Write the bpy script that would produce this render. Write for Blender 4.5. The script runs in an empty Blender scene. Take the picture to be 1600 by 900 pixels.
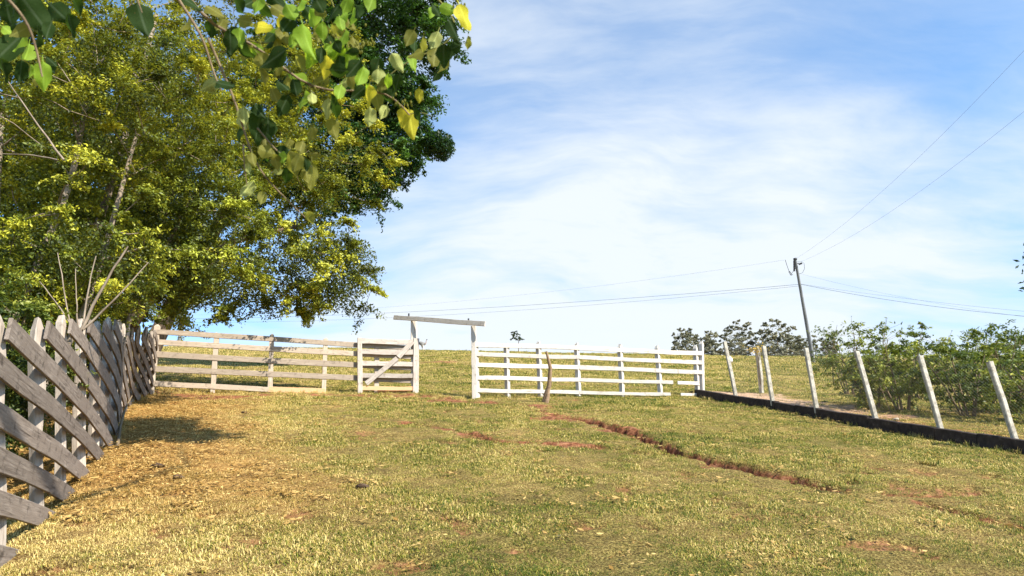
import bpy, math, random
import numpy as np
from mathutils import Vector, Matrix
rng = np.random.default_rng(7); random.seed(7)
R_ = math.radians
S = bpy.context.scene
COL = S.collection

# ------------------------------------------------------------------ camera
PITCH, ROLL, FPX = R_(19.0), R_(1.35), 1155.0
fw = np.array([0, math.cos(PITCH), math.sin(PITCH)])
u0 = np.array([0, -math.sin(PITCH), math.cos(PITCH)]); r0 = np.array([1.0, 0, 0])
UP = u0*math.cos(ROLL) + r0*math.sin(ROLL); RT = r0*math.cos(ROLL) - u0*math.sin(ROLL)
EYE = np.array([0, 0, 1.6])
cd = bpy.data.cameras.new('camera'); cam = bpy.data.objects.new('camera', cd); COL.objects.link(cam)
cam.matrix_world = Matrix(((RT[0], UP[0], -fw[0], EYE[0]), (RT[1], UP[1], -fw[1], EYE[1]), (RT[2], UP[2], -fw[2], EYE[2]), (0, 0, 0, 1)))
cd.sensor_width = 36; cd.lens = 36*FPX/1600; cd.clip_start = .05; cd.clip_end = 6000
cd.dof.use_dof = True; cd.dof.focus_distance = 15; cd.dof.aperture_fstop = 6.5
S.camera = cam

# ------------------------------------------------------------------ sun and sky
SUN_EL, SUN_AZ = 42.0, 131.3
sd = np.array([math.sin(R_(SUN_AZ))*math.cos(R_(SUN_EL)), math.cos(R_(SUN_AZ))*math.cos(R_(SUN_EL)), math.sin(R_(SUN_EL))])
sl = bpy.data.lights.new('sun', 'SUN'); so = bpy.data.objects.new('sun', sl); COL.objects.link(so)
sl.energy = 5.0; sl.angle = R_(.55); sl.color = (1, .93, .8)
so.rotation_euler = Vector(sd).to_track_quat('Z', 'Y').to_euler(); so.location = (10, -10, 30)
S.view_settings.view_transform = 'Standard'; S.view_settings.look = 'None'; S.view_settings.gamma = 1
S.view_settings.exposure = 1.1

class NT:
    def __init__(s, tree): s.t = tree; s.n = tree.nodes; s.l = tree.links
    def node(s, kind, **kw):
        n = s.n.new(kind)
        for k, v in kw.items():
            if k.startswith('_'): setattr(n, k[1:], v)
            else:
                key = int(k[1:]) if k[0] == 'i' and k[1:].isdigit() else k.replace('_', ' ')
                if hasattr(v, 'is_linked') or hasattr(v, 'links'): s.l.new(v, n.inputs[key])
                else: n.inputs[key].default_value = v
        return n
    def math(s, op, a, b=0.0, c=None, clamp=False):
        n = s.n.new('ShaderNodeMath'); n.operation = op; n.use_clamp = clamp
        for i, v in enumerate((a, b) if c is None else (a, b, c)):
            if hasattr(v, 'links'): s.l.new(v, n.inputs[i])
            else: n.inputs[i].default_value = v
        return n.outputs[0]
    def vmath(s, op, a, b=None):
        n = s.n.new('ShaderNodeVectorMath'); n.operation = op
        for i, v in enumerate((a, b)):
            if v is None: continue
            if hasattr(v, 'links'): s.l.new(v, n.inputs[i])
            else: n.inputs[i].default_value = v
        return n
    def mix(s, f, a, b, blend='MIX'):
        n = s.n.new('ShaderNodeMix'); n.data_type = 'RGBA'; n.blend_type = blend
        for k, v in ((0, f), (6, a), (7, b)):
            if hasattr(v, 'links'): s.l.new(v, n.inputs[k])
            else: n.inputs[k].default_value = v if k == 0 else (*v, 1) if len(v) == 3 else v
        return n.outputs[2]
    def ramp(s, f, stops, interp='LINEAR'):
        n = s.n.new('ShaderNodeValToRGB'); s.l.new(f, n.inputs[0]); cr = n.color_ramp; cr.interpolation = interp
        while len(cr.elements) < len(stops): cr.elements.new(.5)
        for e, (p, c) in zip(cr.elements, stops):
            e.position = p; e.color = (c, c, c, 1) if not hasattr(c, '__len__') else (*c, 1)
        return n.outputs[0]
    def noise(s, vec, scale, detail=4, rough=.55, dist=0.0):
        n = s.n.new('ShaderNodeTexNoise'); n.inputs['Scale'].default_value = scale; n.inputs['Detail'].default_value = detail
        n.inputs['Roughness'].default_value = rough; n.inputs['Distortion'].default_value = dist
        if vec is not None: s.l.new(vec, n.inputs['Vector'])
        return n.outputs[0]

W = bpy.data.worlds.new('World'); S.world = W; W.use_nodes = True
w = NT(W.node_tree); w.n.clear()
sky = w.node('ShaderNodeTexSky', _sky_type='NISHITA', _sun_disc=False, _sun_elevation=R_(SUN_EL), _sun_rotation=R_(SUN_AZ),
             _air_density=1.0, _dust_density=.6, _ozone_density=2.2, _altitude=600)
tc = w.node('ShaderNodeTexCoord').outputs['Generated']
sep = w.node('ShaderNodeSeparateXYZ', i0=tc)
zz = w.math('ADD', w.math('MAXIMUM', sep.outputs[2], 0.0), .22)
pl = w.node('ShaderNodeCombineXYZ', i0=w.math('DIVIDE', sep.outputs[0], zz), i1=w.math('DIVIDE', sep.outputs[1], zz), i2=0.0).outputs[0]
mp = w.node('ShaderNodeMapping', i0=pl); mp.inputs['Rotation'].default_value = (0, 0, R_(-58)); mp.inputs['Scale'].default_value = (.55, 1.7, 1)
warp = w.noise(pl, 1.1, 3)
wv = w.vmath('ADD', mp.outputs[0], w.vmath('SCALE', w.node('ShaderNodeCombineXYZ', i0=warp, i1=warp, i2=warp).outputs[0]).outputs[0])
wv.inputs[1].links[0].from_node.inputs['Scale'].default_value = .55
n1 = w.noise(wv.outputs[0], 1.5, 7, .56)
n2 = w.noise(pl, .9, 6, .5, .3)
n3 = w.noise(wv.outputs[0], 5.5, 6, .6)
# the bright bank of thin cloud straight ahead and low, thinning upward
bank_dir = Vector((.20, .92, .33)).normalized()
dt = w.vmath('DOT_PRODUCT', tc, tuple(bank_dir)).outputs['Value']
bank = w.math('POWER', w.math('MAXIMUM', dt, 0.0), 5.0)
cov = w.math('ADD', w.math('MULTIPLY', n1, 1.7), w.math('MULTIPLY', n2, .8))
cov = w.math('ADD', cov, w.math('MULTIPLY', n3, .6))
cov = w.math('ADD', cov, w.math('MULTIPLY', bank, .80))
low = w.math('SUBTRACT', 1.0, w.math('MULTIPLY', sep.outputs[2], 2.4), clamp=True)
cov = w.math('ADD', cov, w.math('MULTIPLY', low, .85))
mask = w.ramp(cov, [(0.0, 0.0), (1.58/3.1, .0), (1.94/3.1, .27), (2.40/3.1, .95), (1.0, 1.0)])
# ramp input range 0..1 -> rescale coverage
mask.node.inputs[0].links[0].from_socket
cs = w.math('DIVIDE', cov, 3.1); w.l.new(cs, mask.node.inputs[0])
skyc = w.mix(1.0, sky.outputs[0], (1.30, 1.75, 1.90), 'MULTIPLY')
colr = w.mix(mask, skyc, (5.6, 6.0, 6.35))
bg = w.node('ShaderNodeBackground', Color=colr, Strength=.078)
wo = w.node('ShaderNodeOutputWorld'); w.l.new(bg.outputs[0], wo.inputs[0])

# ------------------------------------------------------------------ numeric noise
def hash2(ix, iy, seed=0):
    h = (ix.astype(np.int64)*374761393 + iy.astype(np.int64)*668265263 + seed*974634777) & 0xffffffff
    h = ((h ^ (h >> 13))*1274126177) & 0xffffffff
    return ((h ^ (h >> 16)) & 0xffff)/65535.0
def vnoise(x, y, seed=0):
    x = np.asarray(x, float); y = np.asarray(y, float)
    ix = np.floor(x); iy = np.floor(y); fx = x-ix; fy = y-iy
    fx = fx*fx*(3-2*fx); fy = fy*fy*(3-2*fy)
    a = hash2(ix, iy, seed); b = hash2(ix+1, iy, seed); c = hash2(ix, iy+1, seed); d = hash2(ix+1, iy+1, seed)
    return (a*(1-fx)+b*fx)*(1-fy)+(c*(1-fx)+d*fx)*fy
def fbm(x, y, f=1, o=4, seed=0):
    s = 0; a = .5; t = 0
    for k in range(o):
        s = s + a*vnoise(np.asarray(x)*f+k*17.3, np.asarray(y)*f-k*9.1, seed+k); t += a; a *= .5; f *= 2.03
    return s/t
def sstep(a, b, x):
    t = np.clip((np.asarray(x, float)-a)/(b-a), 0, 1); return t*t*(3-2*t)

# ------------------------------------------------------------------ terrain
def base(x, y):
    x = np.asarray(x, float); y = np.asarray(y, float)
    xc = 70*np.tanh(x/70); yn = np.where(y < 0, 14*np.tanh(y/14), y)
    far = np.maximum(yn-82, 0); ya = np.where(yn > 82, 82 + 26*np.tanh(far/26*.9) , yn)
    fall = np.where(yn > 95, -np.minimum(yn-95, 500)*.05, 0)
    return .27*ya - .045*xc + fall - .00018*np.clip(yn-82, 0, 60)**2
def ray(px, py): return fw + RT*(px-800)/FPX - UP*(py-450)/FPX
def hit(px, py):
    d = ray(px, py); t = .5
    while t < 400:
        p = EYE+t*d
        if p[2] < base(p[0], p[1]): return p
        t += .01 + t*.0008
    return EYE+t*d
def at(px, py, z): return EYE + ray(px, py)*z
def proj(p):
    d = np.asarray(p)-EYE; z = d@fw; return 800+FPX*(d@RT)/z, 450-FPX*(d@UP)/z, z
def polydist(x, y, pts):
    x = np.asarray(x, float); y = np.asarray(y, float); best = np.full(x.shape, 1e9); side = np.zeros(x.shape); tt = np.zeros(x.shape)
    L = 0
    for (ax, ay), (bx, by) in zip(pts[:-1], pts[1:]):
        dx, dy = bx-ax, by-ay; l2 = dx*dx+dy*dy
        t = np.clip(((x-ax)*dx+(y-ay)*dy)/l2, 0, 1); d = np.hypot(x-ax-t*dx, y-ay-t*dy)
        cr = dx*(y-ay)-dy*(x-ax); m = d < best
        best = np.where(m, d, best); side = np.where(m, np.sign(cr), side); tt = np.where(m, L+t*math.sqrt(l2), tt); L += math.sqrt(l2)
    return best, side, tt
WALL = [(5.10, 20.86), (5.62, 18.6), (6.02, 16.9), (6.35, 15.3), (6.68, 13.6), (7.05, 12.1), (7.5, 10.8), (8.5, 8.4), (10.2, 5.0)]
WALL_H = .205
def px2g(L): return [tuple(hit(*p)[:2]) for p in L]
RUT = px2g([(850, 646), (905, 654), (955, 666), (1010, 684), (1062, 706), (1120, 720), (1190, 737), (1240, 748), (1300, 764)])
RUT2 = px2g([(640, 660), (690, 668), (745, 680), (782, 690), (850, 693), (930, 699), (1000, 709), (1062, 713)])
RUT3 = px2g([(1450, 786), (1510, 802), (1560, 815), (1640, 832)])
RUT4 = px2g([(1330, 752), (1400, 772), (1470, 768), (1560, 766)])
RUT5 = px2g([(655, 616), (700, 622), (760, 628), (812, 633)])
GATE_SOIL = px2g([(640, 618), (700, 626), (760, 630), (830, 636), (880, 652)])
FENCE_SOIL = px2g([(250, 612), (330, 622), (420, 618), (560, 618)])
def rut_depth(x, y):
    d, _, t = polydist(x, y, RUT)
    wv_ = .08+.11*fbm(x, y, 2.2, 3, 5)
    a = -.30*sstep(0, .6, t)*(1-sstep(wv_*.3, wv_*1.7, d+.12*(fbm(x, y, 7, 3, 8)-.5)))
    d2, _, t2 = polydist(x, y, RUT2); m = sstep(.34, .5, fbm(x, y, 1.6, 2, 31))
    b = -.17*m*(1-sstep(.02, .11, d2+.2*(fbm(x, y, 5, 3, 9)-.5)))
    d3, _, _ = polydist(x, y, RUT3); c = -.13*(1-sstep(.03, .13, d3+.12*(fbm(x, y, 6, 3, 10)-.5)))
    d4, _, _ = polydist(x, y, RUT4); e = -.12*sstep(.45, .6, fbm(x, y, 2.4, 2, 33))*(1-sstep(.04, .16, d4+.2*(fbm(x, y, 5, 3, 11)-.5)))
    d5, _, _ = polydist(x, y, RUT5); f = -.09*(1-sstep(.08, .3, d5+.25*(fbm(x, y, 4, 3, 12)-.5)))
    return a+b+c+e+f
def ground(x, y):
    x = np.asarray(x, float); y = np.asarray(y, float)
    z = base(x, y)
    near = 1-sstep(30, 70, np.hypot(x, y))
    z = z + near*(.05*(fbm(x, y, .7, 3, 2)-.5) + .035*(fbm(x, y, 3.1, 3, 3)-.5)) + rut_depth(x, y)
    z = z - near*.05*sstep(.66, .76, fbm(x, y, 2.6, 3, 71))
    far = sstep(30, 70, np.hypot(x, y)); z = z + far*.25*(fbm(x, y, .12, 3, 4)-.5)
    d, s, t = polydist(x, y, WALL)
    step = np.where(s > 0, sstep(.05, .12, d), 0)*(1-sstep(22, 40, np.hypot(x-6, y-16)))*(1-sstep(0.0, .8, y-20.9))
    z = z + step*(WALL_H-.04)
    return z
def gz(x, y): return float(ground(np.array([x]), np.array([y]))[0])
def soil_mask(x, y):
    n = fbm(x, y, 1.3, 4, 21); nf = fbm(x, y, 6, 3, 22)
    m = np.clip(-rut_depth(x, y)*9, 0, 1)
    d, _, _ = polydist(x, y, RUT); m = np.maximum(m, np.maximum((1-sstep(.02, .28, d+.6*(n-.5)+.5*(nf-.5)))*.7, (1-sstep(.05, .5, d+1.1*(n-.46)+.7*(nf-.5)))*.65*(np.asarray(x) < 2.6)))
    d, _, _ = polydist(x, y, RUT2); m = np.maximum(m, (1-sstep(.0, .34, d+.9*(n-.46)+.6*(nf-.5)))*.75)
    d, _, _ = polydist(x, y, RUT4); m = np.maximum(m, (1-sstep(.0, .2, d+.8*(n-.42)+.4*(nf-.5)))*.4)
    d, _, _ = polydist(x, y, RUT3); m = np.maximum(m, (1-sstep(.03, .22, d+.5*(n-.45)))*.6)
    d, _, _ = polydist(x, y, GATE_SOIL); m = np.maximum(m, (1-sstep(.1, .9, d+1.5*(n-.48)+.8*(nf-.5)))*.8)
    d, _, _ = polydist(x, y, FENCE_SOIL); m = np.maximum(m, (1-sstep(.05, .8, d+1.2*(n-.45)+.4*(nf-.5)))*.7)
    far_spot = np.hypot((x-(-4.2))/2.2, (y-44)/2.5); m = np.maximum(m, (1-sstep(.5, 1.1, far_spot+.6*(n-.5)))*.7)
    dw, s, t = polydist(x, y, WALL)
    bare = np.where(s > 0, 1-sstep(.7, 2.2, dw+2*(n-.5)), 0)*(y < 20.8)*(y > 4)
    m = np.maximum(m, bare*(.85-.4*(1-sstep(13, 16, y))))
    m = np.maximum(m, sstep(.65, .74, fbm(x, y, 2.6, 3, 71))*.45*(1-sstep(22, 30, y)))
    return np.clip(m, 0, 1)
LFENCE = [(-2.0, 1.0), (-2.75, 3.2), (-3.26, 4.6), (-3.55, 5.31), (-3.97, 6.39), (-4.64, 7.97), (-5.35, 9.62), (-5.9, 10.83), (-6.78, 12.45), (-7.98, 15.03), (-9.15, 18.25)]
def litter_mask(x, y):
    d, s, t = polydist(x, y, LFENCE); n = fbm(x, y, .9, 4, 51)
    m = (1-sstep(.6, 3.2, d+2.2*(n-.5)))*sstep(5.5, 8.0, y)*(1-sstep(17, 19, y)*.5)
    return np.clip(m, 0, 1)
def dry_mask(x, y):
    t = np.asarray(x)/np.maximum(np.asarray(y), 2.0)
    n = fbm(x, y, .42, 4, 61)-.5; n2 = fbm(x, y, 1.7, 3, 62)-.5
    left = 1-sstep(-.52, -.02, t+.45*n)
    d = .29 + .56*left*(1-sstep(17, 22, y)*.6) + .75*n + .55*n2
    d = d - .35*(1-sstep(4.6, 6.0, np.asarray(y)+1.5*n))*sstep(-.35, -.1, t)
    d = d + .10*sstep(20, 30, y)
    return np.clip(d, 0, 1)

# ------------------------------------------------------------------ helpers
def mesh_np(name, V, Fc, attrs=None, smooth=False, nper=None):
    """V (n,3), Fc (m,k) uniform faces"""
    me = bpy.data.meshes.new(name); V = np.ascontiguousarray(V, np.float32); Fc = np.ascontiguousarray(Fc, np.int32)
    m, k = Fc.shape
    me.vertices.add(len(V)); me.vertices.foreach_set('co', V.ravel())
    me.loops.add(m*k); me.loops.foreach_set('vertex_index', Fc.ravel())
    me.polygons.add(m); me.polygons.foreach_set('loop_start', np.arange(0, m*k, k, dtype=np.int32))
    me.polygons.foreach_set('loop_total', np.full(m, k, np.int32))
    if smooth: me.polygons.foreach_set('use_smooth', np.ones(m, bool))
    me.update(calc_edges=True)
    for nm, (dom, arr) in (attrs or {}).items():
        a = me.attributes.new(nm, 'FLOAT', dom); a.data.foreach_set('value', np.ascontiguousarray(arr, np.float32))
    return me
def link(name, me, mat=None, parent=None, loc=None):
    o = bpy.data.objects.new(name, me); COL.objects.link(o)
    if mat is not None and me is not None and len(me.materials) == 0: me.materials.append(mat)
    if parent is not None: o.parent = parent
    if loc is not None: o.location = loc
    return o
def tag(o, label=None, cat=None, group=None, kind=None):
    if label: o['label'] = label
    if cat: o['category'] = cat
    if group: o['group'] = group
    if kind: o['kind'] = kind
    return o
def thing(name, loc, label, cat, group=None):
    o = bpy.data.objects.new(name, None); COL.objects.link(o); o.location = loc; o.empty_display_size = .2
    return tag(o, label, cat, group)
def unit(v): v = np.asarray(v, float); return v/max(np.linalg.norm(v), 1e-9)
def rel(parent, p): return np.asarray(p, float)-np.array(parent.location)

def plank(name, pts, width, thick, out, mat, parent, tip=None, rough=.004, chamfer=.006, endcut=0.0, wmul=None):
    """sawn timber swept along pts. local x runs along it; 'out' = direction of the thickness; width across."""
    pts = [np.asarray(p, float) for p in pts]
    o0 = pts[0]; X = unit(pts[-1]-pts[0]); Y = unit(np.asarray(out, float)-X*np.dot(out, X)); Z = np.cross(X, Y)
    loc = [np.array([(p-o0)@X, (p-o0)@Y, (p-o0)@Z]) for p in pts]
    # resample
    xs = np.array([l[0] for l in loc]); n = max(3, min(9, int(xs[-1]/.35)+2)); X1 = np.linspace(0, xs[-1], n)
    ys = np.interp(X1, xs, [l[1] for l in loc]); zs = np.interp(X1, xs, [l[2] for l in loc])
    V = []; F = []
    h, t, c = width/2, thick/2, min(chamfer, thick*.3)
    prof = [(-t+c, -h), (t-c, -h), (t, -h+c), (t, h-c), (t-c, h), (-t+c, h), (-t, h-c), (-t, -h+c)]
    for i in range(n):
        k = 1+random.uniform(-1, 1)*rough/h*1.2; dz = random.uniform(-1, 1)*rough*.6; dy = random.uniform(-1, 1)*rough*.4
        if wmul: k *= wmul(i/(n-1))
        for (py, pz) in prof:
            x = X1[i]
            if i == 0: x += endcut*pz/h*.5
            if i == n-1: x += -endcut*pz/h*.5
            V.append((x, ys[i]+py+dy, zs[i]+pz*k+dz))
    if tip:   # pointed top: pull the last ring in and add a ridge
        L = X1[-1]; base_i = (n-1)*8
        for j, (py, pz) in enumerate(prof):
            x, y, z = V[base_i+j]; V[base_i+j] = (x-tip, y, z)
        for j, (py, pz) in enumerate(prof): V.append((L+(pz/h)*random.uniform(-.02, .02), ys[-1]+py*.7, zs[-1]+pz*.25+.008))
        n += 1
    for i in range(n-1):
        for j in range(8):
            a = i*8+j; b = i*8+(j+1) % 8; F.append((a, b, b+8, a+8))
    F.append(tuple(range(7, -1, -1))); F.append(tuple(range((n-1)*8, n*8)))
    me = bpy.data.meshes.new(name); me.from_pydata(V, [], F); me.update(); me.materials.append(mat)
    o = bpy.data.objects.new(name, me); COL.objects.link(o)
    M = Matrix(((X[0], Y[0], Z[0]), (X[1], Y[1], Z[1]), (X[2], Y[2], Z[2])))
    o.rotation_mode = 'QUATERNION'; o.rotation_quaternion = M.to_quaternion()
    if parent is not None: o.parent = parent; o.location = Vector(rel(parent, o0))
    else: o.location = Vector(o0)
    return o

def tube_arrays(paths, sides=6):
    """paths: list of (pts, radii) -> V, F"""
    V = []; F = []; off = 0
    for pts, rad in paths:
        pts = np.asarray(pts, float); n = len(pts)
        if n < 2: continue
        T = np.gradient(pts, axis=0); T /= np.maximum(np.linalg.norm(T, axis=1, keepdims=True), 1e-9)
        ref = np.array([0, 0, 1.0]) if abs(T[0][2]) < .9 else np.array([1.0, 0, 0])
        A = np.cross(T, ref); A /= np.maximum(np.linalg.norm(A, axis=1, keepdims=True), 1e-9); B = np.cross(T, A)
        ang = np.arange(sides)/sides*2*math.pi
        ring = pts[:, None, :] + np.asarray(rad)[:, None, None]*(A[:, None, :]*np.cos(ang)[None, :, None]+B[:, None, :]*np.sin(ang)[None, :, None])
        V.append(ring.reshape(-1, 3))
        i = np.arange(n-1)[:, None]*sides; j = np.arange(sides)[None, :]; j2 = (j+1) % sides
        q = np.stack([i+j, i+j2, i+sides+j2, i+sides+j], -1).reshape(-1, 4)+off
        F.append(q); off += n*sides
    return np.concatenate(V), np.concatenate(F)
def curve(p0, p1, bend=.15, n=6, sag=0.0, jit=None):
    p0 = np.asarray(p0, float); p1 = np.asarray(p1, float); d = p1-p0; L = np.linalg.norm(d)
    off = (rng.random(3)-.5)*2*bend*L; t = np.linspace(0, 1, n)[:, None]
    pts = p0+d*t + off*np.sin(math.pi*t)*.5 - np.array([0, 0, sag*L])*4*t*(1-t)
    if n > 4: pts[1:-1] += (rng.random((n-2, 3))-.5)*L*bend*.22
    return pts

# ------------------------------------------------------------------ materials
def new_mat(name):
    m = bpy.data.materials.new(name); m.use_nodes = True; t = NT(m.node_tree); t.n.clear()
    b = t.node('ShaderNodeBsdfPrincipled'); o = t.node('ShaderNodeOutputMaterial'); t.l.new(b.outputs[0], o.inputs[0])
    return m, t, b, o
def setc(t, b, col, rough=.9, bump=None, strength=.4, dist=.01, spec=.25):
    if hasattr(col, 'links'): t.l.new(col, b.inputs['Base Color'])
    else: b.inputs['Base Color'].default_value = (*col, 1)
    b.inputs['Roughness'].default_value = rough; b.inputs['Specular IOR Level'].default_value = spec
    if bump is not None:
        bn = t.node('ShaderNodeBump', Height=bump, Strength=strength, Distance=dist); t.l.new(bn.outputs[0], b.inputs['Normal'])
def wood(name, light, mid, dark, amount=.5, dust=None):
    m, t, b, o = new_mat(name)
    tc = t.node('ShaderNodeTexCoord').outputs['Object']; oi = t.node('ShaderNodeObjectInfo')
    off = t.vmath('SCALE', t.node('ShaderNodeCombineXYZ', i0=oi.outputs['Random'], i1=oi.outputs['Random'], i2=oi.outputs['Random']).outputs[0]); off.inputs['Scale'].default_value = 37.0
    v = t.vmath('ADD', tc, off.outputs[0]).outputs[0]
    mp = t.node('ShaderNodeMapping', i0=v); mp.inputs['Scale'].default_value = (1.3, 22, 22)
    g = t.noise(mp.outputs[0], 2.2, 6, .62, .6)
    mp2 = t.node('ShaderNodeMapping', i0=v); mp2.inputs['Scale'].default_value = (2.0, 5, 5)
    st = t.noise(mp2.outputs[0], 1.7, 5, .6)
    grain = t.ramp(g, [(.32, dark), (.46, mid), (.64, light)])
    c = t.mix(t.ramp(st, [(.38, 1.0), (.62, 0.0)]), grain, mid, 'MIX')
    c = t.mix(t.math('MULTIPLY', t.ramp(t.noise(v, 9, 5, .7), [(.55, 0.0), (.68, 1.0)]), amount), c, dark)
    hv = t.node('ShaderNodeHueSaturation', Color=c); t.l.new(t.math('ADD', .82, t.math('MULTIPLY', oi.outputs['Random'], .34)), hv.inputs['Value'])
    c = hv.outputs[0]
    if dust: c = t.mix(t.math('MULTIPLY', t.ramp(t.noise(v, 3.5, 4, .6), [(.25, .35), (.6, 1.0)]), dust[1]), c, dust[0])
    setc(t, b, c, .85, g, .55, .006)
    return m
M = {}
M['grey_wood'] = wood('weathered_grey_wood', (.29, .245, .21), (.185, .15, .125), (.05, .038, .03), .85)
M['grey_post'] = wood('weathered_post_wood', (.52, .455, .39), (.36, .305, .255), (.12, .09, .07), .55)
M['tan_wood'] = wood('weathered_tan_wood', (.47, .395, .315), (.34, .275, .215), (.13, .10, .075), .55)
M['tan_post'] = wood('pale_tan_post', (.58, .50, .41), (.46, .38, .30), (.2, .15, .11), .35)
M['white_wood'] = wood('bleached_white_wood', (.64, .60, .545), (.50, .46, .41), (.22, .18, .15), .6)
M['dusty_wood'] = wood('earth_stained_wood', (.66, .47, .33), (.58, .38, .24), (.3, .17, .1), .2, ((.60, .33, .16), .6))
M['gate_wood'] = wood('pale_gate_wood', (.49, .44, .395), (.36, .315, .275), (.14, .11, .09), .65)
M['bark_log'] = wood('rough_log_bark', (.38, .27, .18), (.25, .17, .105), (.08, .05, .03), .5)
def bark(name, a, bcol, scale=6):
    m, t, b, o = new_mat(name)
    ge = t.node('ShaderNodeNewGeometry').outputs['Position']
    mp = t.node('ShaderNodeMapping', i0=ge); mp.inputs['Scale'].default_value = (1, 1, .3)
    n = t.noise(mp.outputs[0], scale, 6, .65, .4); n2 = t.noise(ge, 1.7, 3)
    c = t.ramp(n, [(.33, bcol), (.62, a)]); c = t.mix(t.ramp(n2, [(.45, 0.0), (.6, .5)]), c, tuple(x*.55 for x in a))
    setc(t, b, c, .95, n, .7, .02); return m
M['pale_bark'] = bark('pale_bark', (.34, .275, .21), (.12, .09, .065))
M['brown_bark'] = bark('brown_bark', (.20, .14, .09), (.06, .04, .025))
M['twig'] = bark('twig_bark', (.24, .18, .11), (.10, .07, .04), 20)
M['green_twig'] = bark('green_twig', (.22, .22, .06), (.14, .11, .04), 20)
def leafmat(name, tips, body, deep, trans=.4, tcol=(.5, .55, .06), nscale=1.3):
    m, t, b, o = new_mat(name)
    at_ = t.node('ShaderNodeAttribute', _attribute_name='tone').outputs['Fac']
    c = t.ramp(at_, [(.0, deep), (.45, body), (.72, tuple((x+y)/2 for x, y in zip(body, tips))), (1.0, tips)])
    setc(t, b, c, .5, spec=.35)
    tr = t.node('ShaderNodeBsdfTranslucent'); t.l.new(t.mix(.6, c, tcol), tr.inputs[0])
    mx = t.node('ShaderNodeMixShader', i0=trans); t.l.new(b.outputs[0], mx.inputs[1]); t.l.new(tr.outputs[0], mx.inputs[2]); t.l.new(mx.outputs[0], o.inputs[0])
    return m
M['leaf_yellow'] = leafmat('yellow_green_foliage', (.54, .52, .04), (.145, .185, .018), (.022, .036, .008), .25, (.45, .44, .03))
M['leaf_olive'] = leafmat('olive_green_foliage', (.42, .45, .04), (.12, .155, .016), (.02, .034, .008), .25, (.38, .42, .03))
M['leaf_deep'] = leafmat('deep_green_foliage', (.09, .18, .022), (.020, .060, .010), (.008, .026, .008), .2, (.10, .25, .02))
M['leaf_bush'] = leafmat('bush_foliage', (.36, .36, .045), (.085, .12, .02), (.016, .032, .01), .22, (.28, .38, .04))
M['leaf_grey'] = leafmat('grey_green_foliage', (.44, .41, .28), (.22, .22, .155), (.09, .10, .085), .28, (.25, .28, .12))  # grey green eucalyptus leaves, paled further with distance haze in the colour
M['leaf_dark_far'] = leafmat('dark_distant_foliage', (.11, .14, .05), (.045, .07, .03), (.02, .035, .02), .2, (.12, .18, .04))
M['leaf_flower'] = leafmat('yellow_blossom', (.75, .48, .02), (.55, .33, .02), (.2, .2, .03), .3, (.7, .5, .03))
def bigleaf(name, col, tcol, trans=.5, spec=.2):
    m, t, b, o = new_mat(name)
    tc = t.node('ShaderNodeTexCoord').outputs['Object']
    n = t.noise(tc, 30, 4, .6); oi = t.node('ShaderNodeObjectInfo').outputs['Random']
    c = t.mix(t.ramp(n, [(.35, 0.0), (.7, .55)]), col, tuple(min(1, x*1.7) for x in col))
    hv = t.node('ShaderNodeHueSaturation', Color=c); t.l.new(t.math('ADD', .75, t.math('MULTIPLY', oi, .5)), hv.inputs['Value'])
    xs = t.node('ShaderNodeSeparateXYZ', i0=tc).outputs[0]; rib = t.ramp(t.math('ABSOLUTE', xs), [(.0, 1.0), (.022, .7), (.035, 0.0)])
    c3 = t.mix(t.math('MULTIPLY', rib, .5), hv.outputs[0], tuple(min(1, x*2.2+.05) for x in col))
    spots = t.ramp(t.noise(tc, 9, 3, .7), [(.66, 0.0), (.72, .8)]); c3 = t.mix(spots, c3, (.16, .09, .03))
    setc(t, b, c3, .6, n, .25, .004, spec)
    tr = t.node('ShaderNodeBsdfTranslucent'); tr.inputs[0].default_value = (*tcol, 1)
    mx = t.node('ShaderNodeMixShader', i0=trans); t.l.new(b.outputs[0], mx.inputs[1]); t.l.new(tr.outputs[0], mx.inputs[2]); t.l.new(mx.outputs[0], o.inputs[0])
    return m
M['big_green'] = bigleaf('glossy_green_leaf', (.17, .27, .025), (.42, .62, .03))
M['big_deep'] = bigleaf('shaded_green_leaf', (.018, .034, .010), (.06, .12, .01), .35, .03)  # shade of turned-away leaves put into the colour as near-black green
M['big_olive'] = bigleaf('olive_leaf', (.13, .13, .022), (.34, .34, .04), .5)
M['big_yellow'] = bigleaf('yellow_leaf', (.46, .42, .03), (.62, .56, .04))
M['big_pale'] = bigleaf('pale_leaf', (.30, .33, .10), (.42, .46, .12), .4)

# concrete, metals, etc
m, t, b, o = new_mat('old_concrete'); ge = t.node('ShaderNodeTexCoord').outputs['Object']
n = t.noise(ge, 14, 6, .65); n2 = t.noise(ge, 3, 4)
c = t.ramp(n, [(.3, (.22, .20, .165)), (.52, (.43, .40, .34)), (.75, (.58, .54, .46))]); c = t.mix(t.ramp(n2, [(.52, 0.0), (.7, .6)]), c, (.28, .25, .2))
setc(t, b, c, .9, n, .4, .006); M['concrete'] = m
m, t, b, o = new_mat('shade_darkened_wall_concrete'); ge = t.node('ShaderNodeNewGeometry').outputs['Position']
n = t.noise(ge, 9, 6, .65); c = t.ramp(n, [(.3, (.022, .017, .015)), (.6, (.06, .045, .038)), (.8, (.16, .13, .10))]); setc(t, b, c, .95, n, .6, .012); M['wall'] = m  # near-black base colour carries the shade on the wall face
m, t, b, o = new_mat('pole_concrete'); ge = t.node('ShaderNodeNewGeometry').outputs['Position']
setc(t, b, t.ramp(t.noise(ge, 3, 4), [(.3, (.13, .14, .155)), (.7, (.21, .22, .235))]), .8); M['pole'] = m
m, t, b, o = new_mat('dark_metal'); setc(t, b, (.03, .03, .035), .5); M['metal'] = m
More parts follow.
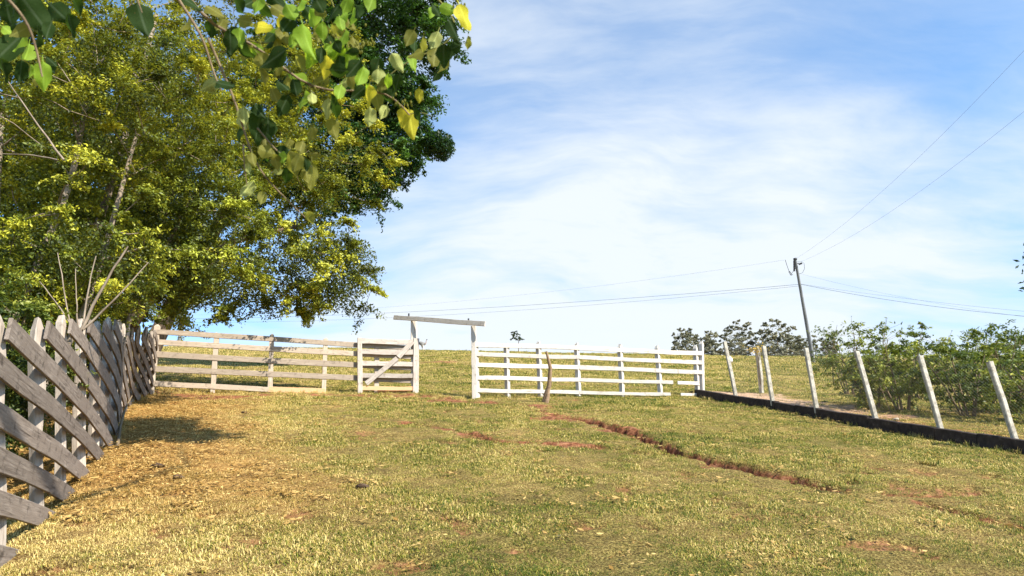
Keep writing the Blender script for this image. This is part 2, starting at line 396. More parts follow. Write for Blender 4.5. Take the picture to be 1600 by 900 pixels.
m, t, b, o = new_mat('cable'); setc(t, b, (.16, .20, .24), .6); M['cable'] = m
m, t, b, o = new_mat('galvanised_wire'); setc(t, b, (.16, .15, .14), .6); M['wire'] = m
m, t, b, o = new_mat('white_plastic'); setc(t, b, (.78, .77, .74), .5); M['plastic'] = m
m, t, b, o = new_mat('pale_stone'); ge = t.node('ShaderNodeNewGeometry').outputs['Position']; n = t.noise(ge, 25, 4)
setc(t, b, t.ramp(n, [(.3, (.20, .165, .12)), (.7, (.38, .32, .24))]), .9, n, .5, .01); M['stone'] = m
m, t, b, o = new_mat('dark_dung'); ge = t.node('ShaderNodeNewGeometry').outputs['Position']; n = t.noise(ge, 40, 4)
setc(t, b, t.ramp(n, [(.3, (.035, .022, .015)), (.7, (.11, .07, .045))]), .95, n, .6, .01); M['dung'] = m
m, t, b, o = new_mat('grey_feathers'); ge = t.node('ShaderNodeTexCoord').outputs['Object']; n = t.noise(ge, 5, 4)
sz = t.node('ShaderNodeSeparateXYZ', i0=ge).outputs[2]
c = t.ramp(n, [(.35, (.13, .125, .12)), (.65, (.26, .25, .235))]); c = t.mix(t.ramp(sz, [(.55, 1.0), (.72, 0.0)]), c, (.62, .58, .52)); setc(t, b, c, .9); M['feather'] = m
m, t, b, o = new_mat('brown_neck'); setc(t, b, (.26, .18, .13), .9); M['neck'] = m
m, t, b, o = new_mat('dark_head'); setc(t, b, (.03, .025, .02), .8); M['head'] = m

# ground
m, t, b, o = new_mat('pasture_ground'); ge = t.node('ShaderNodeNewGeometry').outputs['Position']
A = lambda nm: t.node('ShaderNodeAttribute', _attribute_name=nm).outputs['Fac']
soil, lit, dry, beyond = A('soil'), A('litter'), A('dry'), A('pale')
nf = t.noise(ge, 55, 5, .7); nm_ = t.noise(ge, 12, 5, .7); nl = t.noise(ge, .9, 5, .6)
green = t.ramp(nf, [(.38, (.035, .026, .010)), (.5, (.15, .12, .03)), (.62, (.34, .28, .085))])
straw = t.ramp(nf, [(.38, (.07, .034, .013)), (.5, (.28, .17, .055)), (.62, (.58, .42, .16))])
dd = t.math('ADD', dry, t.math('MULTIPLY', t.math('SUBTRACT', nm_, .5), 1.3), clamp=True)
c = t.mix(dd, green, straw)
orange = t.ramp(nf, [(.3, (.13, .055, .018)), (.5, (.40, .21, .06)), (.7, (.66, .43, .16))])
c = t.mix(t.math('MULTIPLY', lit, .9), c, orange)
red = t.ramp(nm_, [(.34, (.08, .028, .015)), (.5, (.25, .095, .045)), (.66, (.44, .21, .11))])
red = t.mix(t.math('MULTIPLY', beyond, .8), red, t.ramp(nm_, [(.3, (.36, .22, .13)), (.6, (.62, .44, .29))]))
sf = t.ramp(t.math('ADD', soil, t.math('MULTIPLY', t.math('SUBTRACT', nm_, .5), .9)), [(.30, 0.0), (.62, 1.0)])
c = t.mix(sf, c, red)
nq = t.ramp(t.noise(ge, 3.6, 5, .65), [(.36, .78), (.55, 1.15)])
hv = t.node('ShaderNodeHueSaturation', Color=c); t.l.new(t.math('MULTIPLY', nq, t.math('ADD', .78, t.math('MULTIPLY', nl, .44))), hv.inputs['Value'])
hh = t.math('ADD', t.math('MULTIPLY', nf, .8), nm_)
setc(t, b, hv.outputs[0], .95, hh, 1.0, .06, .1); M['ground'] = m

# grass blades: hue from the point the tuft grows on plus blade-to-blade variation
m, t, b, o = new_mat('grass_blades')
I = lambda nm: t.node('ShaderNodeAttribute', _attribute_name=nm, _attribute_type='INSTANCER').outputs['Fac']
bt = t.node('ShaderNodeAttribute', _attribute_name='bt').outputs['Fac']
dd = t.math('ADD', I('dry'), t.math('MULTIPLY', t.math('SUBTRACT', bt, .5), 1.15))
c = t.ramp(dd, [(.0, (.045, .08, .010)), (.22, (.13, .165, .018)), (.42, (.26, .25, .038)), (.68, (.45, .34, .085)), (.98, (.70, .55, .22))])
c = t.mix(t.math('MULTIPLY', I('litter'), .75), c, t.ramp(bt, [(0.0, (.13, .05, .015)), (.5, (.36, .19, .05)), (1.0, (.74, .52, .20))]))
setc(t, b, c, .6, spec=.2)
tr = t.node('ShaderNodeBsdfTranslucent'); t.l.new(c, tr.inputs[0])
mx = t.node('ShaderNodeMixShader', i0=.3); t.l.new(b.outputs[0], mx.inputs[1]); t.l.new(tr.outputs[0], mx.inputs[2]); t.l.new(mx.outputs[0], o.inputs[0])
M['grass'] = m

# ------------------------------------------------------------------ ground sheet
def axis(lo, hi, step, out_lo, out_hi, k=1.16):
    a = list(np.arange(lo, hi+1e-6, step)); s = step
    x = a[-1]
    while x < out_hi: s *= k; x += s; a.append(x)
    s = step; x = a[0]; pre = []
    while x > out_lo: s *= k; x -= s; pre.append(x)
    return np.array(pre[::-1]+a)
gx = axis(-8.5, 10.5, .06, -1500, 1500); gy = axis(3.2, 22.6, .06, -300, 1500)
GX, GY = np.meshgrid(gx, gy); fx, fy = GX.ravel(), GY.ravel()
nx, ny = len(gx), len(gy)
i, j = np.meshgrid(np.arange(nx-1), np.arange(ny-1)); a = (j*nx+i).ravel()
dw, sw, _ = polydist(fx, fy, WALL)
me = mesh_np('ground', np.stack([fx, fy, ground(fx, fy)], 1), np.stack([a, a+1, a+1+nx, a+nx], 1),
    {'soil': ('POINT', soil_mask(fx, fy)), 'litter': ('POINT', litter_mask(fx, fy)), 'dry': ('POINT', dry_mask(fx, fy)),
     'pale': ('POINT', np.where(sw > 0, 1-sstep(2, 4, dw), 0)*(fy < 20.8)*sstep(13, 16, fy))}, True)
tag(link('ground', me, M['ground']), kind='structure')

# ------------------------------------------------------------------ grass (uncountable: one object)
def tuft_mesh(name, nb, rad, h0, h1, wid, lean):
    V = []; F = []; bt_ = []
    for k in range(nb):
        r = rad*math.sqrt(random.random()); a = random.uniform(0, 6.283); bx, by = r*math.cos(a), r*math.sin(a)
        h = random.uniform(h0, h1); az = random.uniform(0, 6.283); ln = random.uniform(.2, 1)**.7*lean
        d = np.array([math.cos(az), math.sin(az), 0]); s = np.array([-d[1], d[0], 0])*wid*random.uniform(.6, 1.2)
        p0 = np.array([bx, by, -.01]); p1 = p0+d*h*ln*.45+np.array([0, 0, h*(1-.35*ln)*.6+.01]); p2 = p0+d*h*ln+np.array([0, 0, h*max(.06, 1-.85*ln)+.01])
        q = len(V); V += [p0-s/2, p0+s/2, p1+s*.4, p1-s*.4, p2]; F += [(q, q+1, q+2), (q, q+2, q+3), (q+3, q+2, q+4)]; bt_ += [random.random()]*3
    me = mesh_np(name, np.array(V), np.array(F), {'bt': ('FACE', np.array(bt_))}); me.materials.append(M['grass'])
    return me
def make_scatter(name, variants, P, rot, scl, attrs, label, cat, mat_me=None):
    c = bpy.data.collections.new(name+'_tufts')
    for k, vm in enumerate(variants): c.objects.link(bpy.data.objects.new('%s_tuft' % name, vm))
    me = bpy.data.meshes.new(name); me.vertices.add(len(P)); me.vertices.foreach_set('co', np.ascontiguousarray(P, np.float32).ravel())
    for nm, arr in attrs.items():
        a_ = me.attributes.new(nm, 'FLOAT', 'POINT'); a_.data.foreach_set('value', np.ascontiguousarray(arr, np.float32))
    a_ = me.attributes.new('scl', 'FLOAT', 'POINT'); a_.data.foreach_set('value', np.ascontiguousarray(scl, np.float32))
    a_ = me.attributes.new('rot', 'FLOAT_VECTOR', 'POINT'); a_.data.foreach_set('vector', np.ascontiguousarray(rot, np.float32).ravel())
    o = link(name, me); tag(o, label, cat, kind='stuff')
    ng = bpy.data.node_groups.new(name+'_nodes', 'GeometryNodeTree')
    ng.interface.new_socket('Geometry', in_out='INPUT', socket_type='NodeSocketGeometry'); ng.interface.new_socket('Geometry', in_out='OUTPUT', socket_type='NodeSocketGeometry')
    N, L = ng.nodes, ng.links
    gi = N.new('NodeGroupInput'); go = N.new('NodeGroupOutput'); ip = N.new('GeometryNodeInstanceOnPoints'); ci = N.new('GeometryNodeCollectionInfo')
    ci.inputs[0].default_value = c; ci.inputs[1].default_value = True; ci.inputs[2].default_value = True
    ri = N.new('FunctionNodeRandomValue'); ri.data_type = 'INT'
    for s_ in ri.inputs:
        if s_.type == 'INT' and s_.name == 'Min': s_.default_value = 0
        if s_.type == 'INT' and s_.name == 'Max': s_.default_value = len(variants)-1
    na = N.new('GeometryNodeInputNamedAttribute'); na.data_type = 'FLOAT'; na.inputs[0].default_value = 'scl'
    nr = N.new('GeometryNodeInputNamedAttribute'); nr.data_type = 'FLOAT_VECTOR'; nr.inputs[0].default_value = 'rot'
    L.new(gi.outputs[0], ip.inputs['Points']); L.new(ci.outputs[0], ip.inputs['Instance']); ip.inputs['Pick Instance'].default_value = True
    L.new([s_ for s_ in ri.outputs if s_.type == 'INT'][0], ip.inputs['Instance Index'])
    L.new(na.outputs[0], ip.inputs['Scale']); L.new(nr.outputs[0], ip.inputs['Rotation']); L.new(ip.outputs[0], go.inputs[0])
    md = o.modifiers.new('scatter', 'NODES'); md.node_group = ng
    return o
lawn = [tuft_mesh('lawn_tuft', 40, .11, .012, .045, .0058, 1.5) for _ in range(8)]
def sample_band(y0, y1, dens, margin=2.5, tmax=.78):
    n = int((y1-y0)*(2*(tmax*(y0+y1)/2+margin))*dens); y = rng.uniform(y0, y1, n*2); x = rng.uniform(-1, 1, n*2)*(tmax*y1+margin)
    k = np.abs(x) < tmax*y+margin; x, y = x[k], y[k]
    return x[:n], y[:n]
xs_, ys_, sc_ = [], [], []
for (y0, y1, dn, sc) in [(2.6, 6, 210, .72), (6, 10, 165, .82), (10, 16, 105, .98), (16, 24, 56, 1.3), (24, 40, 13, 2.1), (40, 62, 4.5, 3.0), (62, 96, 2.0, 4.0)]:
    x, y = sample_band(y0, y1, dn); xs_.append(x); ys_.append(y); sc_.append(np.full(len(x), sc))
x, y, sc = map(np.concatenate, (xs_, ys_, sc_))
keep = (y > 24) | (x < 12); x, y, sc = x[keep], y[keep], sc[keep]
sm = soil_mask(x, y); lm = litter_mask(x, y); rd = rut_depth(x, y); dw, sw, _ = polydist(x, y, WALL)
keep = (rng.random(len(x)) > sm*1.15-.05) & (rd > -.03) & (dw > .14) & (rng.random(len(x)) > lm*.45)
x, y, sc, sm, lm = x[keep], y[keep], sc[keep], sm[keep], lm[keep]
dm = dry_mask(x, y) + rng.normal(0, .17, len(x)); patch = fbm(x, y, 1.4, 3, 77)
sc = sc*(.35+1.35*patch)*rng.uniform(.7, 1.3, len(x))*(1-.35*sm)
keep = patch > .20+.24*rng.random(len(x)); x, y, sc, sm, lm, dm = x[keep], y[keep], sc[keep], sm[keep], lm[keep], dm[keep]
P = np.stack([x, y, ground(x, y)], 1); rot = np.stack([np.full(len(x), .26), rng.normal(0, .06, len(x)), rng.uniform(0, 0, len(x))], 1)
# spin each tuft about its own axis by choosing among random z turns after the slope tilt
rot[:, 2] = rng.uniform(-.5, .5, len(x))
make_scatter('grass', lawn, P, rot, sc, {'dry': dm, 'litter': lm}, 'short half dry pasture grass covering the slope on both sides of the fences', 'grass')
print('tufts', len(x))
# longer straw grass at the foot of the fences, wall and in scattered clumps
tall = [tuft_mesh('straw_tuft', 30, .07, .07, .20, .006, .75) for _ in range(4)]
tx, ty = [], []
def along(pts, n, spread, y0=-99):
    pts = np.array(pts); seg = np.hypot(*np.diff(pts, axis=0).T); cum = np.r_[0, np.cumsum(seg)]; s = rng.uniform(0, cum[-1], n)
    px_ = np.interp(s, cum, pts[:, 0])+rng.normal(0, spread, n); py_ = np.interp(s, cum, pts[:, 1])+rng.normal(0, spread, n)
    k = py_ > y0; tx.append(px_[k]); ty.append(py_[k])
FA, FB = (-8.85, 18.3), (-2.75, 20.0); GA, GB = (-1.03, 19.0), (5.16, 20.8)
along(LFENCE, 420, .13, 3.5); along([FA, FB], 420, .16); along([GA, GB], 200, .10); along(WALL[:-1], 260, .07)
along([(FA[0], FA[1]+.9), (FB[0], FB[1]+.9)], 420, .5); along([(GA[0]+1, GA[1]+.6), (GB[0], GB[1]+.6)], 130, .25)
x, y = sample_band(7, 17, .8); kk = (dry_mask(x, y) > .45) & (x < 5.5); tx.append(x[kk]); ty.append(y[kk])
x, y = np.concatenate(tx), np.concatenate(ty)
dw, sw, _ = polydist(x, y, WALL); kk = (rut_depth(x, y) > -.03); x, y = x[kk], y[kk]
P = np.stack([x, y, ground(x, y)], 1); n = len(x)
make_scatter('straw_grass', tall, P, np.stack([np.full(n, .2), rng.normal(0, .1, n), rng.uniform(-.6, .6, n)], 1), rng.uniform(.25, .8, n)*(.5+.5*(y > 10)),
             {'dry': np.clip(dry_mask(x, y)+.25+rng.normal(0, .15, n), 0, 1.1), 'litter': litter_mask(x, y)*.5}, 'longer straw coloured grass growing at the foot of the fences and in dry clumps', 'grass')
# fallen leaves on the left
fl = []
for _ in range(3):
    V = []; F = []; bb = []
    for k in range(22):
        c_ = np.array([random.uniform(-.2, .2), random.uniform(-.2, .2), .025+random.uniform(0, .02)]); a_ = random.uniform(0, 6.28); L_ = random.uniform(.014, .034)
        d_ = np.array([math.cos(a_), math.sin(a_), random.uniform(-.3, .3)])*L_; s_ = np.array([-math.sin(a_), math.cos(a_), random.uniform(-.4, .4)])*L_*.42
        q = len(V); V += [c_-d_/1, c_+s_, c_+d_, c_-s_]; F += [(q, q+1, q+2), (q, q+2, q+3)]; bb += [random.random()]*2
    v = mesh_np('leaf_patch', np.array(V), np.array(F), {'bt': ('FACE', np.array(bb))}); v.materials.append(M['grass']); fl.append(v)
x, y = sample_band(4.5, 17.5, 34); kk = rng.random(len(x)) < litter_mask(x, y)*.8+.05; x, y = x[kk], y[kk]; n = len(x)
make_scatter('leaf_litter', fl, np.stack([x, y, ground(x, y)], 1), np.stack([np.full(n, .26), np.zeros(n), rng.uniform(-1, 1, n)], 1), rng.uniform(.7, 1.2, n),
             {'dry': np.full(n, .9), 'litter': np.ones(n)}, 'dry orange fallen leaves scattered on the ground beside the left fence', 'fallen leaves')

# ------------------------------------------------------------------ left fence: level boards on posts stepping up the slope
def lf(y):
    L = np.array(LFENCE); return np.array([np.interp(y, L[:, 1], L[:, 0]), y])
POSTY = [1.3, 2.3, 3.3, 4.25, 5.28, 6.3, 7.2, 8.15, 9.1, 10.0, 10.95, 11.9, 12.85, 13.8, 14.75, 15.7, 16.65, 17.5, 18.2]
def lean(y): return np.interp(y, [0, 6, 9, 13, 18], [.30, .30, .22, .10, .02])
def lft(y):
    a_, b_ = lf(y-.2), lf(y+.2); d = unit(b_-a_); return np.array([d[0], d[1], 0]), np.array([d[1], -d[0], 0])   # tangent, outward to the camera side
def lfp(y, z, off=0.0):
    p = lf(y); tn, ou = lft(y); h = z-float(base(*p)); q = np.array([p[0], p[1], z]) - ou*lean(y)*h/1.8 + ou*off; return q
t0 = thing('board_fence', (*lf(8), float(base(*lf(8)))), 'weathered grey board fence stepping up the slope along the left edge under the trees', 'fence')
for k, y in enumerate(POSTY):
    tn, ou = lft(y); g0 = float(base(*lf(y))); H = np.interp(y, [0, 9, 18], [1.70, 1.74, 1.62])+random.uniform(-.07, .07)
    wq = random.uniform(.10, .13); ta_ = -.55+random.uniform(-.2, .2); od_ = ou*math.cos(ta_)+tn*math.sin(ta_)
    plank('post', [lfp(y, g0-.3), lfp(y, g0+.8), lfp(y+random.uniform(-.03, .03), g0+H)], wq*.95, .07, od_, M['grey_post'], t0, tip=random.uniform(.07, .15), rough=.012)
WB = .158
levels = np.concatenate([[.52, .81, 1.10, 1.39, 1.68, 1.97, 2.19, 2.47, 2.79, 3.11], np.arange(3.40, 7.2, .29)])
Ys = np.linspace(1.2, 18.25, 400); Gs = np.array([float(base(*lf(y))) for y in Ys])
for k, zc in enumerate(levels):
    zc = zc+random.uniform(-.012, .012)
    htop = np.interp(Ys, [0, 9, 18], [1.60, 1.60, 1.46])
    ok = (zc+WB/2 < Gs+htop) & (zc > Gs-.02)
    if ok.sum() < 8: continue
    y0, y1 = Ys[ok][0], Ys[ok][-1]
    py = [p for p in POSTY if p >= y0-.45]
    if y0 > 1.5 and py: y0 = py[0]-.05
    y1 = min(y1+.12, 18.22)
    if y1-y0 < .6: continue
    dz = random.uniform(-.05, .0)
    n = 9; yy = np.linspace(y0, y1, n)
    pts = [lfp(y, zc+dz*(y-y0)/4+.05-.17*((y-y0)/(y1-y0))**2+random.uniform(-.006, .006), .092) for y in yy]
    tn, ou = lft((y0+y1)/2)
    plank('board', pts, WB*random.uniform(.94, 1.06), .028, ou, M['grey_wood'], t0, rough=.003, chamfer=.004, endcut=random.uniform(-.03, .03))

# ------------------------------------------------------------------ straight fences on a vertical plane
def on_plane(px, py, Aa, Bb):
    d = ray(px, py); Aa = np.array([*Aa, 0.0]); Bb = np.array([*Bb, 0.0]); nn = np.array([-(Bb-Aa)[1], (Bb-Aa)[0], 0]); tt = ((Aa*[1, 1, 0]-EYE*[1, 1, 0])@nn)/(d@nn)
    return EYE+d*tt
def facing(Aa, Bb):
    d = unit(np.array([Bb[0]-Aa[0], Bb[1]-Aa[1], 0])); n_ = np.array([d[1], -d[0], 0]); return n_ if n_[1] < 0 else -n_
def fence_rails(par, rails, Aa, Bb, mat, off=.05, thick=.03, mats=None, name='rail'):
    ou = facing(Aa, Bb)
    for k, (x0, yt0, yb0, x1, yt1, yb1) in enumerate(rails):
        a1, a2 = on_plane(x0, yt0, Aa, Bb), on_plane(x0, yb0, Aa, Bb); b1, b2 = on_plane(x1, yt1, Aa, Bb), on_plane(x1, yb1, Aa, Bb)
        A_, B_ = (a1+a2)/2+ou*off, (b1+b2)/2+ou*off; wd = (abs(a1[2]-a2[2])+abs(b1[2]-b2[2]))/2*.9
        mid = (A_+B_)/2+np.array([0, 0, random.uniform(-.012, .006)])
        plank(name, [A_, (A_+mid)/2+[0, 0, random.uniform(-.012, .008)], mid, (B_+mid)/2+[0, 0, random.uniform(-.012, .008)], B_], wd, thick, ou, (mats[k] if mats else mat), par, rough=.004, chamfer=.004)
def fence_posts(par, posts, Aa, Bb, mat, wd=.11, thick=.10, name='post', tip=.04, turn=0.0):
    ou = facing(Aa, Bb)
    od = unit(ou*math.cos(turn)+np.array([-ou[1], ou[0], 0])*math.sin(turn))
    for (xb, yb, xt, yt, *r) in posts:
        b_ = on_plane(xb, yb, Aa, Bb); t_ = on_plane(xt, yt, Aa, Bb); b_ = b_ + (b_-t_)/max(t_[2]-b_[2], .1)*.3
        plank(name, [b_, (b_+t_)/2, t_], r[0] if r else wd, thick, od, mat, par, tip=tip, rough=.006)
g_ = np.array([-6, 19.1]); t1 = thing('rail_fence', (g_[0], g_[1], gz(*g_)), 'tan five rail wooden fence between the left fence corner and the open gate', 'fence')
fence_posts(t1, [(236, 608, 246, 508, .15), (332, 618, 339, 520), (422, 612, 425, 522), (506, 606, 509, 528), (588, 610, 589, 531)], FA, FB, M['tan_post'], .12)
fence_rails(t1, [(243, 514, 524, 640, 541, 548), (241, 530, 540, 642, 554, 562), (239, 549, 559, 642, 571, 580), (237, 572, 582, 642, 591, 600)], FA, FB, M['tan_wood'])
fence_rails(t1, [(234, 595, 604, 424, 605, 614), (420, 604.5, 614, 508, 607, 617)], FA, FB, M['tan_wood'], off=.052, mats=[M['tan_wood'], M['dusty_wood']])
fence_rails(t1, [(590, 607, 616, 642, 608, 616)], FA, FB, M['dusty_wood'])
# overhead portal
PA = on_plane(646, 612, FA, FB); PB = np.array([-1.10, 19.0, 0]); QA, QB = (PA[0], PA[1]), (PB[0], PB[1])
t2 = thing('gateway', (QB[0], QB[1], gz(*QB)), 'tall gateway of two timber posts joined by a bleached crossbeam above the gap', 'gateway')
fence_posts(t2, [(648, 613, 646.5, 499, .145)], QA, QB, M['white_wood'], thick=.15, tip=None, turn=.42)
fence_posts(t2, [(742, 622, 740, 510, .125)], QA, QB, M['white_wood'], thick=.13, tip=None, turn=.42)
fence_rails(t2, [(620, 493.5, 501.5, 762, 504, 511)], QA, QB, M['white_wood'], off=.12, thick=.05, name='crossbeam')
ou = facing(QA, QB)
for (px_, py_) in ((643, 493.0), (736, 501.0)):
    p_ = on_plane(px_, py_, QA, QB)+ou*.12; V_, F_ = tube_arrays([([p_-[0, 0, .1], p_+[0, 0, .03]], [.022, .022])], 8)
    link('bolt', mesh_np('bolt', V_-np.array(t2.location), F_), M['metal'], t2)
# gate leaf, swung open against the tan fence
d1 = facing(FA, FB); OA = (FA[0]+d1[0]*.40, FA[1]+d1[1]*.40); OB = (FB[0]+d1[0]*.12, FB[1]+d1[1]*.12)
gp = on_plane(600, 611, OA, OB); t3 = thing('farm_gate', (gp[0], gp[1], gz(gp[0], gp[1])), 'bleached wooden farm gate with diagonal brace, standing open against the tan fence', 'gate')
gm = [M['gate_wood']]*4+[M['dusty_wood']]
fence_rails(t3, [(565, 528.5, 536.5, 648, 530, 539), (565, 544.5, 553.5, 646, 546, 554.5), (565, 564, 571.5, 646, 565, 573.5), (565, 583, 590, 646, 583, 591.5), (565, 603, 610, 646, 603.5, 610.5)],
            OA, OB, None, off=0, thick=.025, mats=gm)
fence_posts(t3, [(562.5, 606, 562, 528, .13)], OA, OB, M['gate_wood'], thick=.05, tip=None, name='stile')
fence_posts(t3, [(649.5, 609, 650.5, 529, .155)], OA, OB, M['gate_wood'], thick=.07, tip=None, name='stile')
a_, b_, c_ = [on_plane(*p, OA, OB)+d1*.035 for p in ((572, 600), (620.5, 560), (645, 534))]
plank('brace', [a_, (a_+b_)/2, b_], .13, .028, d1, M['gate_wood'], t3); plank('brace', [b_+(c_-b_)*.06, (b_+c_)/2, c_], .14, .028, d1, M['gate_wood'], t3)
# right-hand white fence
t4 = thing('rail_fence', (2.0, 19.9, gz(2.0, 19.9)), 'sun bleached white five rail fence running from the gateway to the low wall', 'fence')
fence_posts(t4, [(745.5, 616, 742.5, 534, .10), (793, 613, 791, 536), (844.5, 614, 841, 534), (904, 613, 900.5, 536), (972, 615, 968.5, 538), (1032, 617, 1026, 540), (1090, 620, 1086, 540), (1097, 607, 1095.5, 533, .10)], GA, GB, M['white_wood'], .10, .12, tip=.10, turn=.5)
rr = [(741, 536, 543.5), (741, 550.5, 557.5), (741, 567, 574.5), (741, 587.5, 594.5), (742, 607, 614)]
r2 = [(1097, 549.5, 556.5), (1095, 564, 571), (1095, 579, 586), (1095, 597, 603), (1091, 615, 620)]
for k, ((x0, a0, b0), (x1, a1, b1)) in enumerate(zip(rr, r2)):
    for (xa, xb) in ((741, 903), (903.4, 1096)):
        if k == 3 and xa > 800:
            segs = ((903.4, 1050), (1057, 1091))
        elif k == 4 and xa > 800: segs = ((903.4, 1046), (1062, 1091))
        else: segs = ((xa, xb if k < 4 else min(xb, 1091)),)
        for (p, q) in segs:
            f = lambda xx: (xx-x0)/(x1-x0)
            sag = lambda xx: 1.2*math.sin(math.pi*min(1, max(0, f(xx)))) if k < 4 else 0
            fence_rails(t4, [(p, a0+(a1-a0)*f(p)-sag(p), b0+(b1-b0)*f(p)-sag(p), q, a0+(a1-a0)*f(q)-sag(q), b0+(b1-b0)*f(q)-sag(q))], GA, GB, M['white_wood'], off=.062+random.uniform(-.003, .003))
# crooked log in front of the white fence
def tube_obj(name, paths, mat, parent, sides=8, smooth=True):
    V_, F_ = tube_arrays(paths, sides)
    off = np.array(parent.location) if parent is not None else np.array(paths[0][0][0])
    o = link(name, mesh_np(name, V_-off, F_, smooth=smooth), mat, parent)
    if parent is None: o.location = Vector(off)
    return o
lg = hit(851, 629); zl = (lg-EYE)@fw
tr_px = [(850, 634), (853, 618), (858, 603), (859, 588), (860, 575), (857, 562), (853.5, 549)]
pts = [at(x_, y_, zl) for x_, y_ in tr_px]
lo = tube_obj('log_post', [(pts, [.075, .062, .056, .052, .046, .036, .024])], M['bark_log'], None, 9)
V_, F_ = tube_arrays([([pts[0]+[.02, -.03, -.05], at(856, 619, zl-.05), at(857.5, 606, zl-.03)], [.08, .05, .02])], 7)
tag(lo, 'crooked rough brown log standing upright in front of the white rail fence', 'post')
br = link('stub', mesh_np('stub', V_-pts[0], F_), M['bark_log'], lo)

# ------------------------------------------------------------------ low wall, concrete posts, chain link
WP = np.array(WALL); seg = np.hypot(*np.diff(WP, axis=0).T); cum = np.r_[0, np.cumsum(seg)]
def wpt(s): return np.array([np.interp(s, cum, WP[:, 0]), np.interp(s, cum, WP[:, 1])])
def wtan(s): d = wpt(s+.1)-wpt(s-.1); d = unit(d); return d, np.array([-d[1], d[0]])   # tangent, towards the raised side
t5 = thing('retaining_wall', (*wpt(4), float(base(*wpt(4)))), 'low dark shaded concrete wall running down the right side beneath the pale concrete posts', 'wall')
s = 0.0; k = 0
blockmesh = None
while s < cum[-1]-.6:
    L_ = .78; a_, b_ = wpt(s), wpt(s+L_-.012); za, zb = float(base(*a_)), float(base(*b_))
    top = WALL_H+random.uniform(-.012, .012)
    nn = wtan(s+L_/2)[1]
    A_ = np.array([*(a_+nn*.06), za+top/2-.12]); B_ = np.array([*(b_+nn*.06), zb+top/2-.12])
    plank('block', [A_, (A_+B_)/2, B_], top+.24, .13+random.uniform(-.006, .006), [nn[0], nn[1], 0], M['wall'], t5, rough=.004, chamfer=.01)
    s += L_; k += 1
cpost_px = [(1141, 613, 1132, 534), (1205, 628, 1193, 541), (1273, 638, 1259, 544), (1357, 654, 1338, 549), (1457, 673, 1437, 556), (1575, 693, 1546, 565)]
cnames = ['slim pale concrete post nearest the white fence end, white jug hanging behind', 'second concrete post from the white fence, beside the older post with yellow blossom',
          'third leaning concrete post, standing in front of the utility pole foot', 'fourth concrete post, at the left edge of the leafy bushes',
          'fifth concrete post, in the middle of the leafy bushes', 'nearest and tallest looking concrete post at the right edge']
cs_ = []
CH = 1.34
ptops = []
for kk_, ((xb, yb, xt, yt), lab) in enumerate(zip(cpost_px, cnames)):
    ss = min(np.arange(0, 12, .02), key=lambda q: abs(proj([*wpt(q), float(base(*wpt(q)))+WALL_H])[0]-xb)); p_ = wpt(ss); tn, nn = wtan(ss)
    zb = float(base(*p_))+.05; sb_ = .05 if kk_ in (1, 2) else .175; bb = np.array([p_[0]+nn[0]*sb_, p_[1]+nn[1]*sb_, zb]); Zc = (bb-EYE)@fw
    # height and lean from the photograph at this post's own distance
    tp = at(xt, yt, (bb+[0, 0, CH]-EYE)@fw)
    base_pt = bb + np.array([0, 0, WALL_H-.05])
    o = plank('concrete_post', [bb-[0, 0, .2], (bb+tp)/2, tp], .07, .095, [-nn[0], -nn[1], 0], M['concrete'], None, rough=.003, chamfer=.012)
    tag(o, lab, 'fence post', 'slim concrete posts along the low wall'); cs_.append((ss, bb, tp)); ptops.append(tp)
# chain-link netting, one panel per bay
def net(a0, a1, b0, b1, nm, lab):
    w_ = np.linalg.norm(b0-a0); h_ = np.linalg.norm(a1-a0); stp = .075; V = []; F = []
    P_ = lambda u, v: (a0*(1-u)+b0*u)*(1-v)+(a1*(1-u)+b1*u)*v
    n_ = int((w_+h_)/stp); R3 = .0009
    nn = unit(np.cross(b0-a0, a1-a0))
    for sgn in (0, 1):
        for q in range(1, n_):
            d_ = q*stp; x0 = max(0, d_-h_); x1 = min(w_, d_)
            if x1 <= x0: continue
            u0_, v0_ = x0/w_, (d_-x0)/h_; u1_, v1_ = x1/w_, (d_-x1)/h_
            if sgn: u0_, u1_ = 1-u0_, 1-u1_
            p, r = P_(u0_, v0_), P_(u1_, v1_); dd_ = unit(r-p); s1 = np.cross(dd_, nn)*R3
            c0 = len(V); V += [p+s1, p-s1, p+nn*R3*1.4, r+s1, r-s1, r+nn*R3*1.4]
            F += [(c0, c0+1, c0+4, c0+3), (c0+1, c0+2, c0+5, c0+4), (c0+2, c0, c0+3, c0+5)]
    V = np.array(V); o = link(nm, mesh_np(nm, V-a0, np.array(F)), M['wire']); o.location = Vector(a0); tag(o, lab, 'wire netting', 'chain link netting between the concrete posts'); return o
bays = ['first and second', 'second and third', 'third and fourth', 'fourth and fifth', 'fifth and sixth']
for k in range(5):
    (s0, b0, p0), (s1, b1, p1) = cs_[k], cs_[k+1]; up_ = np.array([0, 0, .24])
    net(b0+up_*.9, p0-[0, 0, .05], b1+up_*.9, p1-[0, 0, .05], 'chain_link_netting', 'thin chain link netting stretched between the %s concrete post from the white fence' % bays[k])
s5, b5, p5 = cs_[-1]; q_ = wpt(s5+2.0); zq = float(base(*q_))
net(b5+[0, 0, .22], p5-[0, 0, .05], np.array([*q_, zq+.25]), np.array([*q_, zq+1.5]), 'chain_link_netting', 'thin chain link netting running from the nearest concrete post off the right edge')
